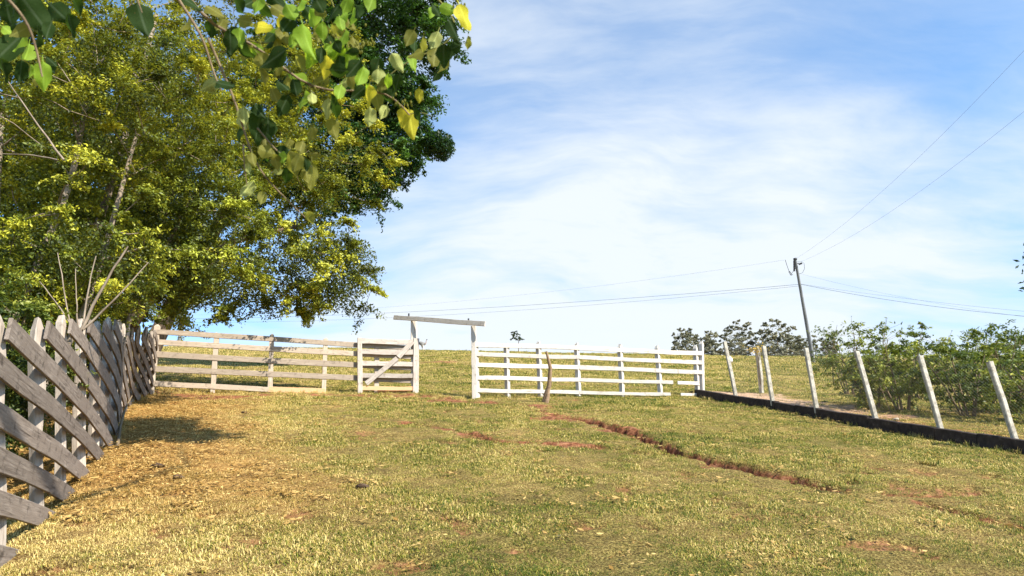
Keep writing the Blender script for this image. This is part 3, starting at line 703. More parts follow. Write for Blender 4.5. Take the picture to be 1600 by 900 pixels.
# older post behind with blossom, jug
old = at(1188, 600, 20.6); old[2] = gz(old[0], old[1]); zo = (old-EYE)@fw
o = plank('old_post', [old-[0, 0, .2], at(1186, 570, zo), at(1182.5, 541, zo)], .10, .10, (-.8, -.6, 0), M['concrete'], None, rough=.01)
tag(o, 'old rough post standing behind the wall, left of the second concrete post', 'fence post')
jp = at(1141, 562, cs_[0][2] @ fw - EYE@fw + .12)
jt = bpy.data.objects.new('jug', None); COL.objects.link(jt); jt.location = Vector(jp); tag(jt, 'small white plastic jug hanging behind the first concrete post', 'jug')
V_, F_ = tube_arrays([([jp-[0, 0, .075], jp-[0, 0, .07], jp-[0, 0, .02], jp+[0, 0, .03], jp+[0, 0, .06], jp+[0, 0, .075]], [.005, .055, .06, .055, .03, .02])], 10)
link('body', mesh_np('body', V_-jp, F_, smooth=True), M['plastic'], jt)
V_, F_ = tube_arrays([([jp+[0, 0, .07], jp+[0, 0, .095]], [.024, .022])], 8); link('cap', mesh_np('cap', V_-jp, F_), M['plastic'], jt)

# ------------------------------------------------------------------ foliage
def leaf_cloud(C, Nrm, size, tone, aspect=.45, fold=.25, droop=0.2):
    n = len(C); r = rng.normal(size=(n, 3)); Nrm = Nrm/np.maximum(np.linalg.norm(Nrm, axis=1, keepdims=True), 1e-6)
    D = r-Nrm*(r*Nrm).sum(1, keepdims=True); D[:, 2] -= droop; D /= np.maximum(np.linalg.norm(D, axis=1, keepdims=True), 1e-6); Sd = np.cross(D, Nrm)
    s = size[:, None]; a = C-D*s*.5; b = C+D*s*.5; w_ = s*aspect*.5
    l = C+Sd*w_+Nrm*s*fold*.25+D*s*.06; q = C-Sd*w_+Nrm*s*fold*.25+D*s*.06
    V = np.stack([a, l, b, q], 1).reshape(-1, 3); i = np.arange(n)[:, None]*4
    F = np.concatenate([np.concatenate([i, i+1, i+2], 1), np.concatenate([i, i+2, i+3], 1)])
    return V, F, np.concatenate([tone, tone])
def grow(targets, trunk_nodes, r_end, pw=2.2):
    """connect targets to the nearest node, nearest first; returns tube paths"""
    nodes = [np.array(p) for p, r in trunk_nodes]; par = [-1]*len(nodes); rad = [r for p, r in trunk_nodes]
    base_n = len(nodes); c0 = nodes[-1]
    order = np.argsort([min(np.linalg.norm(np.array(t_)-n_) for n_ in nodes) for t_ in targets])
    paths = []
    for k in order:
        tg = np.array(targets[k]); NA = np.array(nodes); d = np.linalg.norm(NA-tg, axis=1) + np.maximum(NA[:, 2]-tg[2], 0)*.8; m_ = int(np.argmin(d))
        L_ = np.linalg.norm(tg-NA[m_]); n_ = max(4, min(9, int(L_/.4)+3)); c = curve(NA[m_], tg, .18, n_, .03)
        r0_ = min(rad[m_]*.72, .016+.022*L_); rs = np.linspace(r0_, r_end, n_); paths.append((c, rs))
        for q in range(1, n_, 1): nodes.append(c[q]); rad.append(max(rs[q], r_end))
    return paths
def crown_points(ells, n, mind, rmin=.45):
    out = []; tries = 0; W_ = np.array([e[3]*e[4]*e[5] for e in ells]); W_ = W_/W_.sum()
    while len(out) < n and tries < n*60:
        tries += 1; e = ells[rng.choice(len(ells), p=W_)]; v = rng.normal(size=3); v /= np.linalg.norm(v); v *= (rmin**3+(1-rmin**3)*rng.random())**(1/3)
        p = np.array(e[:3])+v*np.array(e[3:6])
        if all(np.linalg.norm(p-q) > mind for q in out[-400:]): out.append(p)
    return out
def make_crown(targets, centre, per, rad, size, flat=.55, tone_mu=.5, tone_sd=.18, sprays=3, upbias=.9, tone_sun=.25, aspect=.45, fill=(0, [])):
    Cs, Ns, Ts = [], [], []
    for tg in targets:
        ctone = rng.normal(tone_mu, tone_sd); r = rad*rng.uniform(.6, 1.3); od = unit(np.array(tg)-centre)
        for s_ in range(sprays):
            dr = unit(od*.55+rng.normal(size=3)*np.array([.8, .8, .45])); n_ = int(per/sprays*rng.uniform(.5, 1.5)); u_ = rng.random(n_)**.75; L_ = r*rng.uniform(.9, 1.7)
            sc_ = rng.normal(size=(n_, 3))*r*.19*(1-.5*u_[:, None])*np.array([1, 1, flat])
            pos = np.array(tg)-dr*L_*.25+dr*(u_*L_)[:, None]-np.array([0, 0, .22*L_])*(u_**2)[:, None]+sc_; Cs.append(pos)
            nn = sc_/r*1.5+od*.4+np.array([0, 0, upbias])+rng.normal(size=(n_, 3))*.6; Ns.append(nn)
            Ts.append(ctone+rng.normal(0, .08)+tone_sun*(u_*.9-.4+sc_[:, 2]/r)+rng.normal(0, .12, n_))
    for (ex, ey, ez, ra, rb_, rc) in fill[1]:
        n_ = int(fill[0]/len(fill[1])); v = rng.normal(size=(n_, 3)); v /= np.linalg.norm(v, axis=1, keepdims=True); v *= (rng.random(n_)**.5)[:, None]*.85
        Cs.append(np.array([ex, ey, ez])+v*np.array([ra, rb_, rc])); Ns.append(rng.normal(size=(n_, 3))+[0, 0, .8]); Ts.append(rng.normal(.10, .10, n_))  # inner filler leaves coloured dark, painting in the shade of the crown gaps
    C_ = np.concatenate(Cs); N_ = np.concatenate(Ns); T_ = np.clip(np.concatenate(Ts), 0, 1)
    return leaf_cloud(C_, N_, size*rng.uniform(.6, 1.35, len(C_)), T_, aspect)
def build_tree(name, root, trunks, ells, ntar, mind, per, crad, size, leaf, barkm, label, cat='tree', group=None, tone=.5, tsd=.18, sides=6, rend=.008, extra=None, rmin=.45, sprays=3, flat=.55, aspect=.45, tsun=.25, crownname='crown', fill=0):
    t_ = thing(name, tuple(root), label, cat, group); off = np.array(root)
    tp = []; tn = []
    for pts, r0_, r1_ in trunks:
        pts = np.array(pts); 
        # smooth the trunk
        q = np.linspace(0, len(pts)-1, (len(pts)-1)*4+1); P_ = np.stack([np.interp(q, np.arange(len(pts)), pts[:, k]) for k in range(3)], 1)
        P_[1:-1] = (P_[:-2]+2*P_[1:-1]+P_[2:])/4; rs = np.interp(np.linspace(0, 1, len(P_)), [0, .08, 1], [r0_*1.35, r0_, r1_]); tp.append((P_, rs)); tn += [(p, r) for p, r in zip(P_[3:], rs[3:])]
    for one in tp:
        V_, F_ = tube_arrays([one], 10); link('trunk' if cat == 'tree' else 'stem', mesh_np('trunk', V_-off, F_, smooth=True), barkm, t_)
    tg = crown_points(ells, ntar, mind, rmin)
    if extra: tg += [np.array(e) for e in extra]
    br_ = grow(tg, tn, rend); V_, F_ = tube_arrays(br_, sides); link('branches', mesh_np('branches', V_-off, F_, smooth=True), barkm, t_)['kind'] = 'stuff'
    ce = np.mean([e[:3] for e in ells], axis=0)
    V_, F_, T_ = make_crown(tg, ce, per, crad, size, flat, tone, tsd, sprays, tone_sun=tsun, aspect=aspect, fill=(fill, ells if fill else []))
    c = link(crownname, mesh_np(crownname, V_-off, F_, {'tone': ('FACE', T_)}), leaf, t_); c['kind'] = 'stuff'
    return t_, tg
def G(x, y, z=0): return np.array([x, y, gz(x, y)+z])

# 1. spreading yellow-green tree whose boughs hang over the tan fence
r1 = G(-10.8, 19.2, -.2)
def back(es, k=1.08): return [(e[0]*k, e[1]*k, 1.6+(e[2]-1.6)*k, e[3]*k, e[4], e[5]*k) for e in es]
build_tree('spreading_tree', r1, [([r1, r1+[.3, -.1, 2.0], r1+[.9, -.3, 4.0], r1+[1.0, 0, 7], r1+[.8, 0, 9.5]], .26, .08), ([r1+[.2, 0, 1.4], r1+[1.4, -.6, 2.9], r1+[3.2, -.6, 4.1], r1+[4.8, -.3, 4.6]], .15, .05),
        ([r1+[-.2, .1, .4], r1+[-.9, -.2, 2.5], r1+[-1.4, -.3, 5.5], r1+[-1.6, -.3, 9]], .18, .07)],
   back([(-5.9, 17.8, 8.5, 2.2, 1.9, 1.2), (-4.8, 17.6, 8.5, 1.4, 1.5, 1.5), (-4.9, 17.8, 11.2, 1.75, 2.2, 2.2), (-7.6, 17.9, 11.2, 3.2, 2.6, 3.6), (-8.7, 17.6, 8.9, 2.7, 2.0, 2.0), (-7.2, 18, 14.6, 3.0, 2.6, 2.8), (-6.8, 18, 7.75, 2.3, 1.6, .5), (-4.65, 18.2, 7.9, 1.1, 1.0, .7), (-4.35, 18.2, 8.8, .95, 1.0, .7)]),
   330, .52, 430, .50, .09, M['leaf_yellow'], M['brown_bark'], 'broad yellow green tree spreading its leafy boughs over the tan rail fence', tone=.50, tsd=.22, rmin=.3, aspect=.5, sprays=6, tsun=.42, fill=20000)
# 2. tall dark green tree behind it
r2_ = G(-17, 33, -.2)
build_tree('shade_tree', r2_, [([r2_, r2_+[1.5, 0, 4.5], r2_+[4.2, -.6, 9.5], r2_+[6.5, -1.5, 15]], .42, .14), ([r2_+[3.0, -.3, 7.2], r2_+[6.6, -1.2, 9.6], r2_+[9.6, -2.2, 12.0]], .2, .07)],
   [(-6.2, 30, 18.4, 2.1, 2.4, 1.6), (-5.2, 30, 20.8, 2.3, 2.8, 2.2), (-5.6, 30, 24.6, 3.2, 3.0, 3.2), (-9, 30.5, 21, 4.5, 3.2, 5.6), (-7.2, 30, 17.2, 1.6, 1.8, 1.0), (-3.2, 30, 18.9, .9, 1.2, .7), (-6, 30, 28, 4, 3, 2.5)],
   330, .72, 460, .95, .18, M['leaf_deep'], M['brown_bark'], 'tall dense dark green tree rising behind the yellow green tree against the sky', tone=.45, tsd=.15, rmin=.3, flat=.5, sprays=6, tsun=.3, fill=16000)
# 3. near thicket trees behind the left fence
r3 = G(-7.6, 10.2, -.2)
build_tree('slender_tree', r3, [([r3, r3+[.1, .4, 2], r3+[.4, .7, 4.5], r3+[.2, .9, 7.5]], .08, .03), ([r3+[.3, .5, 0], r3+[.9, .9, 2.4], r3+[1.1, 1.1, 5.6]], .07, .03), ([r3+[-.5, .6, 0], r3+[-.6, .7, 3], r3+[-1.2, .9, 6]], .07, .03)],
   [(-7.6, 10.6, 8.4, 2.2, 1.8, 2.4), (-6.3, 11.2, 9.4, 1.6, 1.6, 2.0), (-8.2, 10.2, 5.4, 1.9, 1.7, 1.1), (-6.9, 10.9, 5.9, 1.5, 1.3, .8)],
   190, .46, 470, .42, .06, M['leaf_yellow'], M['pale_bark'], 'slender pale stemmed tree with yellow young leaves close behind the left fence', tone=.52, tsd=.24, rmin=.3, aspect=.5, tsun=.42, sprays=6, fill=26000)
r4 = G(-8.6, 13.4, -.2)
build_tree('slender_tree', r4, [([r4, r4+[.2, 0, 2.4], r4+[.7, -.1, 5.5], r4+[.9, 0, 9]], .11, .04), ([r4+[.5, .4, 0], r4+[1.0, .6, 2.2], r4+[1.9, .7, 4.9]], .09, .03)],
   [(-7.9, 13.8, 9.6, 2.4, 1.8, 3.0), (-6.6, 14.2, 8.3, 1.5, 1.6, 1.8), (-9.2, 13.5, 7.2, 2.2, 1.8, 2.2), (-7.1, 14.3, 6.9, 1.6, 1.2, .8)],
   200, .50, 430, .48, .075, M['leaf_olive'], M['pale_bark'], 'olive green tree with two pale stems behind the middle of the left fence', tone=.48, tsd=.24, rmin=.3, aspect=.5, tsun=.42, sprays=6, fill=26000)
r5 = G(-13.5, 15.5, -.2)
build_tree('backing_tree', r5, [([r5, r5+[.2, 0, 3], r5+[.2, 0, 8], r5+[.2, 0, 12]], .25, .1)],
   [(-13, 16, 11, 4.2, 3, 6.2), (-13.2, 19.5, 11, 3.4, 3, 5.6), (-14, 13, 7, 3, 2.5, 3)], 260, .75, 420, .95, .16, M['leaf_olive'], M['brown_bark'], 'dark olive tree filling the depth behind the slender trees at the far left', tone=.30, rmin=.4, sprays=5, fill=26000)
# bushes behind the fence
bl = [(-6.0, 7.6, 2.1, 1.2, .95, .38, 'low glossy green vine bush pressing against the near fence posts'),
      (-5.4, 5.9, 1.9, 1.0, .9, .36, 'small green bush at the left edge behind the first fence posts'),
      (-8.0, 8.4, 3.2, 1.5, 1.5, .5, 'yellow tipped bush at the left edge above the fence'),
      (-8.0, 11.6, 3.4, 1.4, 1.6, .55, 'yellow green bush behind the fence, right of the dead pale stems'),
      (-10.0, 15.6, 3.2, 1.1, 1.3, .6, 'tangled bush at the far end of the left fence, by the corner')]
for k, (bx, by, h_, rx, rz, tn_, lab) in enumerate(bl):
    rb = G(bx, by, -.1); sts = []
    for q in range(4):
        a_ = q*1.6+k; sts.append(([rb+[.15*math.cos(a_), .15*math.sin(a_), 0], rb+[.4*math.cos(a_), .4*math.sin(a_), h_*.4], rb+[.6*rx*math.cos(a_), .6*rx*math.sin(a_), h_*.8]], .03, .012))
    build_tree('bush', rb, sts, [(bx, by, rb[2]+h_*.62, rx, rx*.8, rz)], 80, .22, 300, .33, .062, M['leaf_olive' if k not in (0, 1) else 'leaf_bush'], M['twig'], lab, 'bush', tone=tn_, rmin=.2, crownname='foliage', sides=4, rend=.004, sprays=5, fill=5000)
# dead pale stems
def stems(name, lab, L, cat='dead stem', mat='pale_bark'):
    b0 = at(L[0][0][0], L[0][0][1], L[0][2]); t_ = thing(name, tuple(b0), lab, cat)
    for (p, q, z, r) in L:
        c = curve(at(*p, z), at(*q, z+.3), .05, 8); tube_obj('stem', [(c, np.linspace(r, r*.45, 8))], M[mat], t_, 6)
stems('dead_stems', 'fan of bare pale dead stems rising behind the third fence post', [((125, 520), (200, 385), 8.0, .020), ((128, 520), (150, 400), 8.0, .012), ((130, 515), (232, 410), 8.0, .013), ((118, 520), (62, 440), 8.0, .010), ((122, 520), (118, 420), 8.0, .009), ((112, 520), (90, 395), 8.1, .010)])
stems('bare_stem', 'curved bare grey stem leaning among the leaves at the far left', [((100, 250), (8, 120), 8.4, .013), ((90, 250), (0, 240), 8.4, .009)], 'dead stem')
p_ = [hit(183, 702)+[0, 0, .03], hit(186, 680)+[0, 0, .12], hit(192, 662)+[0, 0, .25], hit(202, 648)+[0, 0, .35]]
o = tube_obj('fallen_branch', [(p_, [.022, .02, .017, .01])], M['twig'], None, 7); tag(o, 'curved grey fallen branch propped at the foot of the left fence', 'branch')

# far trees on the ridge, right of centre
far = [(1068, 122, 512, 46, 'leaf_grey', 'leftmost small round grey green tree on the ridge, above the end of the white fence', .42, 30),
       (1106, 128, 516, 20, 'leaf_grey', 'narrow tree with a bare twiggy top between the two larger ridge trees', .5, 22),
       (1150, 126, 500, 62, 'leaf_grey', 'open crowned eucalyptus on the ridge behind the first concrete posts', .5, 44),
       (1208, 124, 497, 66, 'leaf_grey', 'tallest spreading grey green eucalyptus on the ridge, left of the utility pole', .48, 46),
       (1246, 130, 519, 40, 'leaf_grey', 'low grey tree on the ridge just left of the utility pole foot', .4, 26),
       (1292, 120, 524, 30, 'leaf_grey', 'thin sparse tree on the ridge right of the utility pole', .45, 16)]
for (px_, z_, ty_, wpx, mt, lab, tn_, nt) in far:
    tp = at(px_, ty_, z_); rb = np.array([tp[0], tp[1], gz(tp[0], tp[1])-.3]); H_ = tp[2]-rb[2]; Rr = wpx/2/FPX*z_
    el = [(tp[0], tp[1], tp[2]-H_*.33, Rr, Rr*.8, H_*.34), (tp[0]-Rr*.3, tp[1], tp[2]-H_*.62, Rr*.8, Rr*.7, H_*.2), (tp[0]+Rr*.3, tp[1], tp[2]-H_*.68, Rr*.9, Rr*.7, H_*.22), (tp[0], tp[1], rb[2]+H_*.25, Rr*.7, Rr*.5, H_*.2)]
    build_tree('ridge_tree', rb-[0, 0, .2], [([rb, rb+[.2, 0, H_*.3], rb+[.1, 0, H_*.75]], .16, .06), ([rb+[.1, 0, H_*.2], rb+[Rr*.4, 0, H_*.45], rb+[Rr*.6, 0, H_*.7]], .10, .04)], el, nt*5, .28, 210, .5, .28, M[mt], M['pale_bark'], lab, tone=tn_+.08, sides=4, rend=.02, sprays=5, fill=2600, rmin=.2, group='trees along the ridge')
# low scrub below them
for (px_, z_, ty_, wpx, lab) in [(1112, 112, 524, 130, 'low dark scrub under the ridge trees behind the first concrete post'), (1235, 112, 524, 130, 'low scrub under the tall eucalyptus, left of the utility pole')]:
    tp = at(px_, ty_, z_); rb = np.array([tp[0], tp[1], gz(tp[0], tp[1])-.2]); H_ = max(1.2, tp[2]-rb[2]); Rr = wpx/2/FPX*z_
    build_tree('scrub', rb, [([rb, rb+[.1, 0, H_*.3], rb+[0, 0, H_*.6]], .06, .03)], [(tp[0], tp[1], rb[2]+H_*.5, Rr, 1.5, H_*.55)], 150, .3, 130, .55, .25, M['leaf_grey'], M['brown_bark'], lab, 'bush', tone=.5, sides=4, rend=.02, rmin=.1, crownname='foliage')
# small lone tree
tp = at(808, 517, 122); rb = np.array([tp[0], tp[1], gz(tp[0], tp[1])-.3]); H_ = tp[2]-rb[2]
build_tree('lone_tree', rb, [([rb, rb+[.1, 0, H_*.35], rb+[.2, 0, H_*.8]], .11, .05)], [(tp[0]-.35, tp[1], tp[2]-.5, .6, .6, .55), (tp[0]+.5, tp[1], tp[2]-1.1, .55, .6, .6), (tp[0]-.5, tp[1], tp[2]-1.3, .45, .5, .35)], 26, .2, 110, .28, .18, M['leaf_dark_far'], M['brown_bark'], 'tiny lone tree on the skyline above the white fence', tone=.4, sides=4, rend=.02, rmin=.1)
# distant dark trees behind the bushes on the right
for k, (px_, z_, ty_, wpx, lab) in enumerate([(1412, 150, 533, 70, 'distant dark rounded tree on the skyline left of the fifth concrete post'), (1372, 160, 541, 60, 'distant low dark tree left of the round one'),
        (1470, 170, 532, 70, 'distant dark tree between the two nearest concrete posts'), (1525, 150, 527, 60, 'distant dark tree with a domed top left of the nearest concrete post'), (1568, 145, 522, 60, 'distant domed dark tree on the skyline behind the nearest concrete post'), (1612, 160, 526, 70, 'distant dark tree cut by the right edge')]):
    tp = at(px_, ty_, z_); rb = np.array([tp[0], tp[1], gz(tp[0], tp[1])-.3]); H_ = max(4.0, tp[2]-rb[2]); Rr = wpx/2/FPX*z_
    build_tree('distant_tree', rb, [([rb, rb+[.2, 0, H_*.35], rb+[.1, 0, H_*.8]], .2, .08)], [(tp[0], tp[1], tp[2]-H_*.3, Rr, Rr, H_*.3), (tp[0]+1, tp[1], tp[2]-H_*.55, Rr*1.2, Rr, H_*.3)], 80, .55, 200, .95, .38, M['leaf_dark_far'], M['brown_bark'], lab, tone=.45, sides=4, rend=.03, rmin=.4, group='distant dark trees on the right skyline')
# bushes behind the low wall on the right: (px base, depth, px top y, half width m, colour tone, label)
rbush = [(1345, 17.0, 525, 1.05, .62, 44, 'yellow green bush left of and behind the fourth concrete post'),
         (1312, 21.5, 528, .80, .40, 16, 'sparse twiggy bush at the left end of the bushes, with sprigs against the sky'),
         (1392, 16.2, 540, 1.0, .60, 46, 'bright leafy bush between the fourth and fifth concrete posts'),
         (1420, 20.0, 535, 1.5, .42, 48, 'taller dark green bush behind the bright leafy one'),
         (1490, 15.2, 545, 1.0, .40, 40, 'dark green bush just right of the fifth concrete post'),
         (1500, 19.5, 530, 1.6, .40, 50, 'deep green bush further back between the two nearest concrete posts'),
         (1560, 16.2, 536, 1.1, .44, 40, 'green bush behind the nearest concrete post'),
         (1610, 14.0, 540, 1.1, .55, 44, 'leafy bush at the right edge behind the nearest concrete post'),
         (1660, 16.0, 530, 1.5, .45, 40, 'bush reaching in past the right edge'),
         (1590, 20.5, 528, 1.8, .40, 46, 'background bush at the far right under the distant trees')]
for (px_, z_, ty_, rx, tn_, nt, lab) in rbush:
    tp = at(px_, ty_, z_); rb = np.array([tp[0], tp[1], gz(tp[0], tp[1])-.05]); H_ = tp[2]-rb[2]
    sts = [([rb+[.1*math.cos(a_), .1*math.sin(a_), 0], rb+[.3*rx*math.cos(a_), .25*math.sin(a_), H_*.45], rb+[.6*rx*math.cos(a_), .5*math.sin(a_), H_*.88]], .022, .008) for a_ in (.3, 1.7, 2.9, 4.1, 5.4)]
    ex = [tp+[rng.uniform(-.8, .8)*rx, rng.uniform(-.4, .4), rng.uniform(.0, .32)] for _ in range(4)]
    build_tree('bush', rb, sts, [(tp[0], tp[1], rb[2]+H_*.60, rx, .8, H_*.38), (tp[0]+rng.uniform(-.3, .3), tp[1], rb[2]+H_*.33, rx*.6, .5, H_*.25)], int(nt*1.25), .24, 90, .30, .08, M['leaf_bush'], M['twig'], lab, 'bush', tone=tn_, rmin=.15, crownname='foliage', sides=4, rend=.004, extra=ex, sprays=3, aspect=.42, group='bushes behind the low wall')
# tall thin sprigs against the sky
def sprig(name, pxs, z, lab, nl=26, size=.10, mt='leaf_bush', cat='sapling', tone=.4, wide=.16):
    pts = np.array([at(x_, y_, z) for x_, y_ in pxs]); q = np.linspace(0, len(pts)-1, 12); P_ = np.stack([np.interp(q, np.arange(len(pts)), pts[:, k]) for k in range(3)], 1)
    t_ = thing(name, tuple(P_[0]), lab, cat); tube_obj('stem', [(P_, np.linspace(.014, .004, 12))], M['twig'], t_, 5)
    idx = (rng.random(nl)**.6*11).astype(int); C_ = P_[idx]+rng.normal(size=(nl, 3))*wide*np.array([1, 1, .6]); tw = [(curve(P_[max(i_-1, 0)], c_, .1, 4), np.linspace(.004, .002, 4)) for i_, c_ in zip(idx[::2], C_[::2])]
    tube_obj('twigs', tw, M['twig'], t_, 4)['kind'] = 'stuff'
    V_, F_, T_ = leaf_cloud(C_, rng.normal(size=(nl, 3))*.6+[0, -.5, .5], size*rng.uniform(.7, 1.3, nl), np.clip(rng.normal(tone, .12, nl), 0, 1), .4)
    link('leaves', mesh_np('leaves', V_-P_[0], F_, {'tone': ('FACE', T_)}), M[mt], t_)['kind'] = 'stuff'; return t_
sprig('sapling', [(1372, 640), (1376, 570), (1381, 530), (1386, 496)], 18, 'thin sapling whose leafy tip rises highest above the bushes', 60, .11, wide=.17)
sprig('sapling', [(1303, 600), (1300, 560), (1302, 535), (1308, 508)], 20, 'sapling with sparse leaves at the left end of the bushes', 60, .11, wide=.22)
sprig('sapling', [(1335, 620), (1334, 560), (1336, 530), (1332, 514)], 18.5, 'slim sapling just left of the fourth concrete post', 50, .10, wide=.2)
sprig('sapling', [(1524, 640), (1520, 580), (1524, 545), (1534, 512)], 17, 'sapling with a bare tip between the two nearest concrete posts', 34, .10)
sprig('sapling', [(1578, 640), (1578, 580), (1585, 545), (1588, 516)], 15, 'bare pale forked sapling right of the nearest concrete post', 22, .10)
sprig('sapling', [(1483, 630), (1482, 580), (1478, 550), (1483, 524)], 17, 'dark leafy sapling right of the fifth concrete post', 50, .12)
sprig('sapling', [(1400, 665), (1392, 645), (1382, 620), (1374, 600)], 15.2, 'bare brown stem leaning out low between the fourth and fifth posts', 6, .07)
# blossom on the old post
bp = at(1184, 546, zo-.1); n_ = 160; C_ = bp+rng.normal(size=(n_, 3))*[.14, .12, .06]
V_, F_, T_ = leaf_cloud(C_, rng.normal(size=(n_, 3))+[0, -.5, .8], .055*rng.uniform(.7, 1.3, n_), rng.random(n_), .5)
vt = thing('climbing_vine', tuple(at(1188, 600, zo-.1)), 'yellow flowering vine sprawling on top of the old post', 'vine')
vp = np.array([at(1188, 600, zo-.08), at(1185, 575, zo-.08), at(1186, 555, zo-.08), at(1184, 544, zo-.08)]); tube_obj('stem', [(vp, [.012, .01, .008, .006])], M['twig'], vt, 5)
link('blossom', mesh_np('blossom', V_-np.array(vt.location), F_, {'tone': ('FACE', T_)}), M['leaf_flower'], vt)['kind'] = 'stuff'
# fern-like leaf ends at the far right edge, near the lens
rp = at(1640, 350, 7.0); rs_ = thing('hanging_twig', tuple(rp), 'dark compound leaf tips hanging in at the right edge against the sky', 'twig')
for (pa, pb) in [((1640, 350), (1600, 398)), ((1650, 380), (1598, 442)), ((1650, 390), (1603, 425))]:
    c = curve(at(*pa, 7.0), at(*pb, 7.0), .1, 7); tube_obj('twig', [(c, np.linspace(.008, .003, 7))], M['twig'], rs_, 5)
    n_ = 26; C_ = c[rng.integers(2, 7, n_)]+rng.normal(size=(n_, 3))*[.03, .03, .05]; V_, F_, T_ = leaf_cloud(C_, rng.normal(size=(n_, 3))+[0, -1, 0], .055*rng.uniform(.8, 1.2, n_), rng.random(n_)*.3, .4)
    link('leaflets', mesh_np('leaflets', V_-rp, F_, {'tone': ('FACE', T_)}), M['leaf_deep'], rs_)['kind'] = 'stuff'

# ------------------------------------------------------------------ utility poles and lines
zp = 62.0; pb_ = at(1272, 572, zp); pb_[2] = gz(pb_[0], pb_[1]); zpt = zp
topP = at(1242.5, 405, zpt); basP = np.array([pb_[0], pb_[1], pb_[2]-.3])
t6 = thing('utility_pole', tuple(pb_), 'slim dark utility pole with insulators on top, rising behind the third concrete post', 'utility pole')
PP = lambda f: basP*(1-f)+topP*f
tube_obj('pole', [([PP(f) for f in np.linspace(0, 1, 8)], np.linspace(.17, .10, 8))], M['pole'], t6, 10)
tube_obj('cap', [([PP(1)-[0, 0, .05], PP(1)+[0, 0, .07], PP(1)+[0, 0, .08]], [.16, .16, .02])], M['metal'], t6, 8)
e1 = at(1241, 407, zpt-.25); tube_obj('arrester', [([e1, at(1241, 424, zpt-.25)], [.085, .075])], M['metal'], t6, 8)
def ins(p, rr=.13, n=4, dirv=(.7, 0, -.7)):
    d_ = unit(dirv); tube_obj('insulator', [([p+d_*q*.11, p+d_*(q*.11+.05), p+d_*(q*.11+.06)], [rr*.4, rr, rr*.4]) for q in range(n)], M['metal'], t6, 8)
ins(at(1233, 424, zpt-.1), .10, 4, (.5, 0, -.9)); ins(at(1248, 413, zpt-.1), .10, 3, (.9, 0, .3))
lp = [at(x_, y_, zpt-.05) for x_, y_ in ((1245, 409), (1252, 408), (1256.5, 412), (1257, 420), (1254, 426), (1249, 428))]; tube_obj('jumper_wire', [(lp, [.018]*6)], M['cable'], t6, 5)
tube_obj('bracket', [([PP(.93), at(1235, 430, zpt), at(1229, 413, zpt), at(1227, 406, zpt)], [.03, .025, .02, .02])], M['metal'], t6, 5)
tube_obj('bracket', [([PP(.96), at(1250, 412, zpt)], [.03, .025])], M['metal'], t6, 5)
def wire(p, q, sag, lab, r=.018, n=26, mat='cable'):
    p, q = np.array(p), np.array(q); t_ = np.linspace(0, 1, n)[:, None]; P_ = p*(1-t_)+q*t_-np.array([0, 0, sag])*4*t_*(1-t_)
    o = tube_obj('power_line', [(P_, np.full(n, r))], M[mat], None, 5); tag(o, lab, 'cable'); return o
pw = PP(.765)
lw = at(282, 486, 90)
wire(pw, at(300, 498, 88), .6, 'upper of the two close cables running left from the utility pole behind the gateway', .015)
wire(pw-[0, 0, .15], at(300, 504, 88), .8, 'lower of the two close cables running left from the utility pole behind the gateway', .011)
wire(pw+[.1, 0, 0], at(1760, 505, 48), .5, 'thicker cable running from the utility pole to the right edge', .016)
wire(pw+[.1, 0, .02], at(1760, 500, 46), .25, 'thin cable just above the thicker one running to the right edge', .008)
wire(PP(.87), at(1760, 512, 50), .6, 'faint highest cable sloping from the utility pole to the right edge', .006)
wire(at(1227, 406, zpt), at(300, 492, 92), 1.2, 'faint high cable from the pole bracket towards the far left', .006)
wire(topP, at(1760, -95, 24), .9, 'steep high power line rising to the upper right, the higher of the pair', .0052)
wire(topP-[0, 0, .4], at(1760, 40, 24), .9, 'steep high power line rising to the right edge, the lower of the pair', .0052)
bz = at(282, 530, 84); bz[2] = gz(bz[0], bz[1]); tpz = at(283, 478, 84)
t7 = thing('utility_pole', tuple(bz), 'distant blue grey utility pole seen under the boughs above the tan fence', 'utility pole')
tube_obj('pole', [([bz-[0, 0, .3], (bz+tpz)/2, tpz], [.20, .17, .14])], M['pole'], t7, 8)
tube_obj('crossarm', [([tpz+[-.6, 0, -.2], tpz+[.6, 0, -.2]], [.06, .06])], M['metal'], t7, 6)

# ------------------------------------------------------------------ grey long-necked animal on the crest
za = 94.0; fa = at(659, 541, za); fa[2] = gz(fa[0], fa[1])
foot = EYE+ray(660.5, 541.5)*za; zg = gz(foot[0], foot[1]); A0 = np.array([foot[0], foot[1], zg])
ta = thing('rhea', tuple(A0), 'grey long necked animal with pale legs standing on the crest beside the gatepost', 'animal')
def skin(name, verts, edges, radii, mat, parent, sub=2):
    me = bpy.data.meshes.new(name); me.from_pydata(verts, edges, []); me.materials.append(mat); o = link(name, me, None, parent)
    mo = o.modifiers.new('skin', 'SKIN'); mo.use_smooth_shade = True
    for k, r in enumerate(radii): me.skin_vertices[0].data[k].radius = (r, r) if not hasattr(r, '__len__') else r
    me.skin_vertices[0].data[0].use_root = True
    sb = o.modifiers.new('sub', 'SUBSURF'); sb.levels = sub; sb.render_levels = sub; return o
skin('body', [(-.08, 0, .95), (-.32, 0, 1.0), (-.48, 0, .85), (.18, 0, .85), (.30, 0, .78), (-.10, .10, .62), (-.06, .11, .34), (-.08, .11, .03), (.04, .11, .0), (.05, -.10, .60), (.12, -.11, .33), (.16, -.11, .03), (.28, -.11, 0)],
     [(0, 1), (1, 2), (0, 3), (3, 4), (0, 5), (5, 6), (6, 7), (7, 8), (0, 9), (9, 10), (10, 11), (11, 12)], [.34, .30, .14, .26, .12, .11, .04, .028, .02, .11, .04, .028, .02], M['feather'], ta)
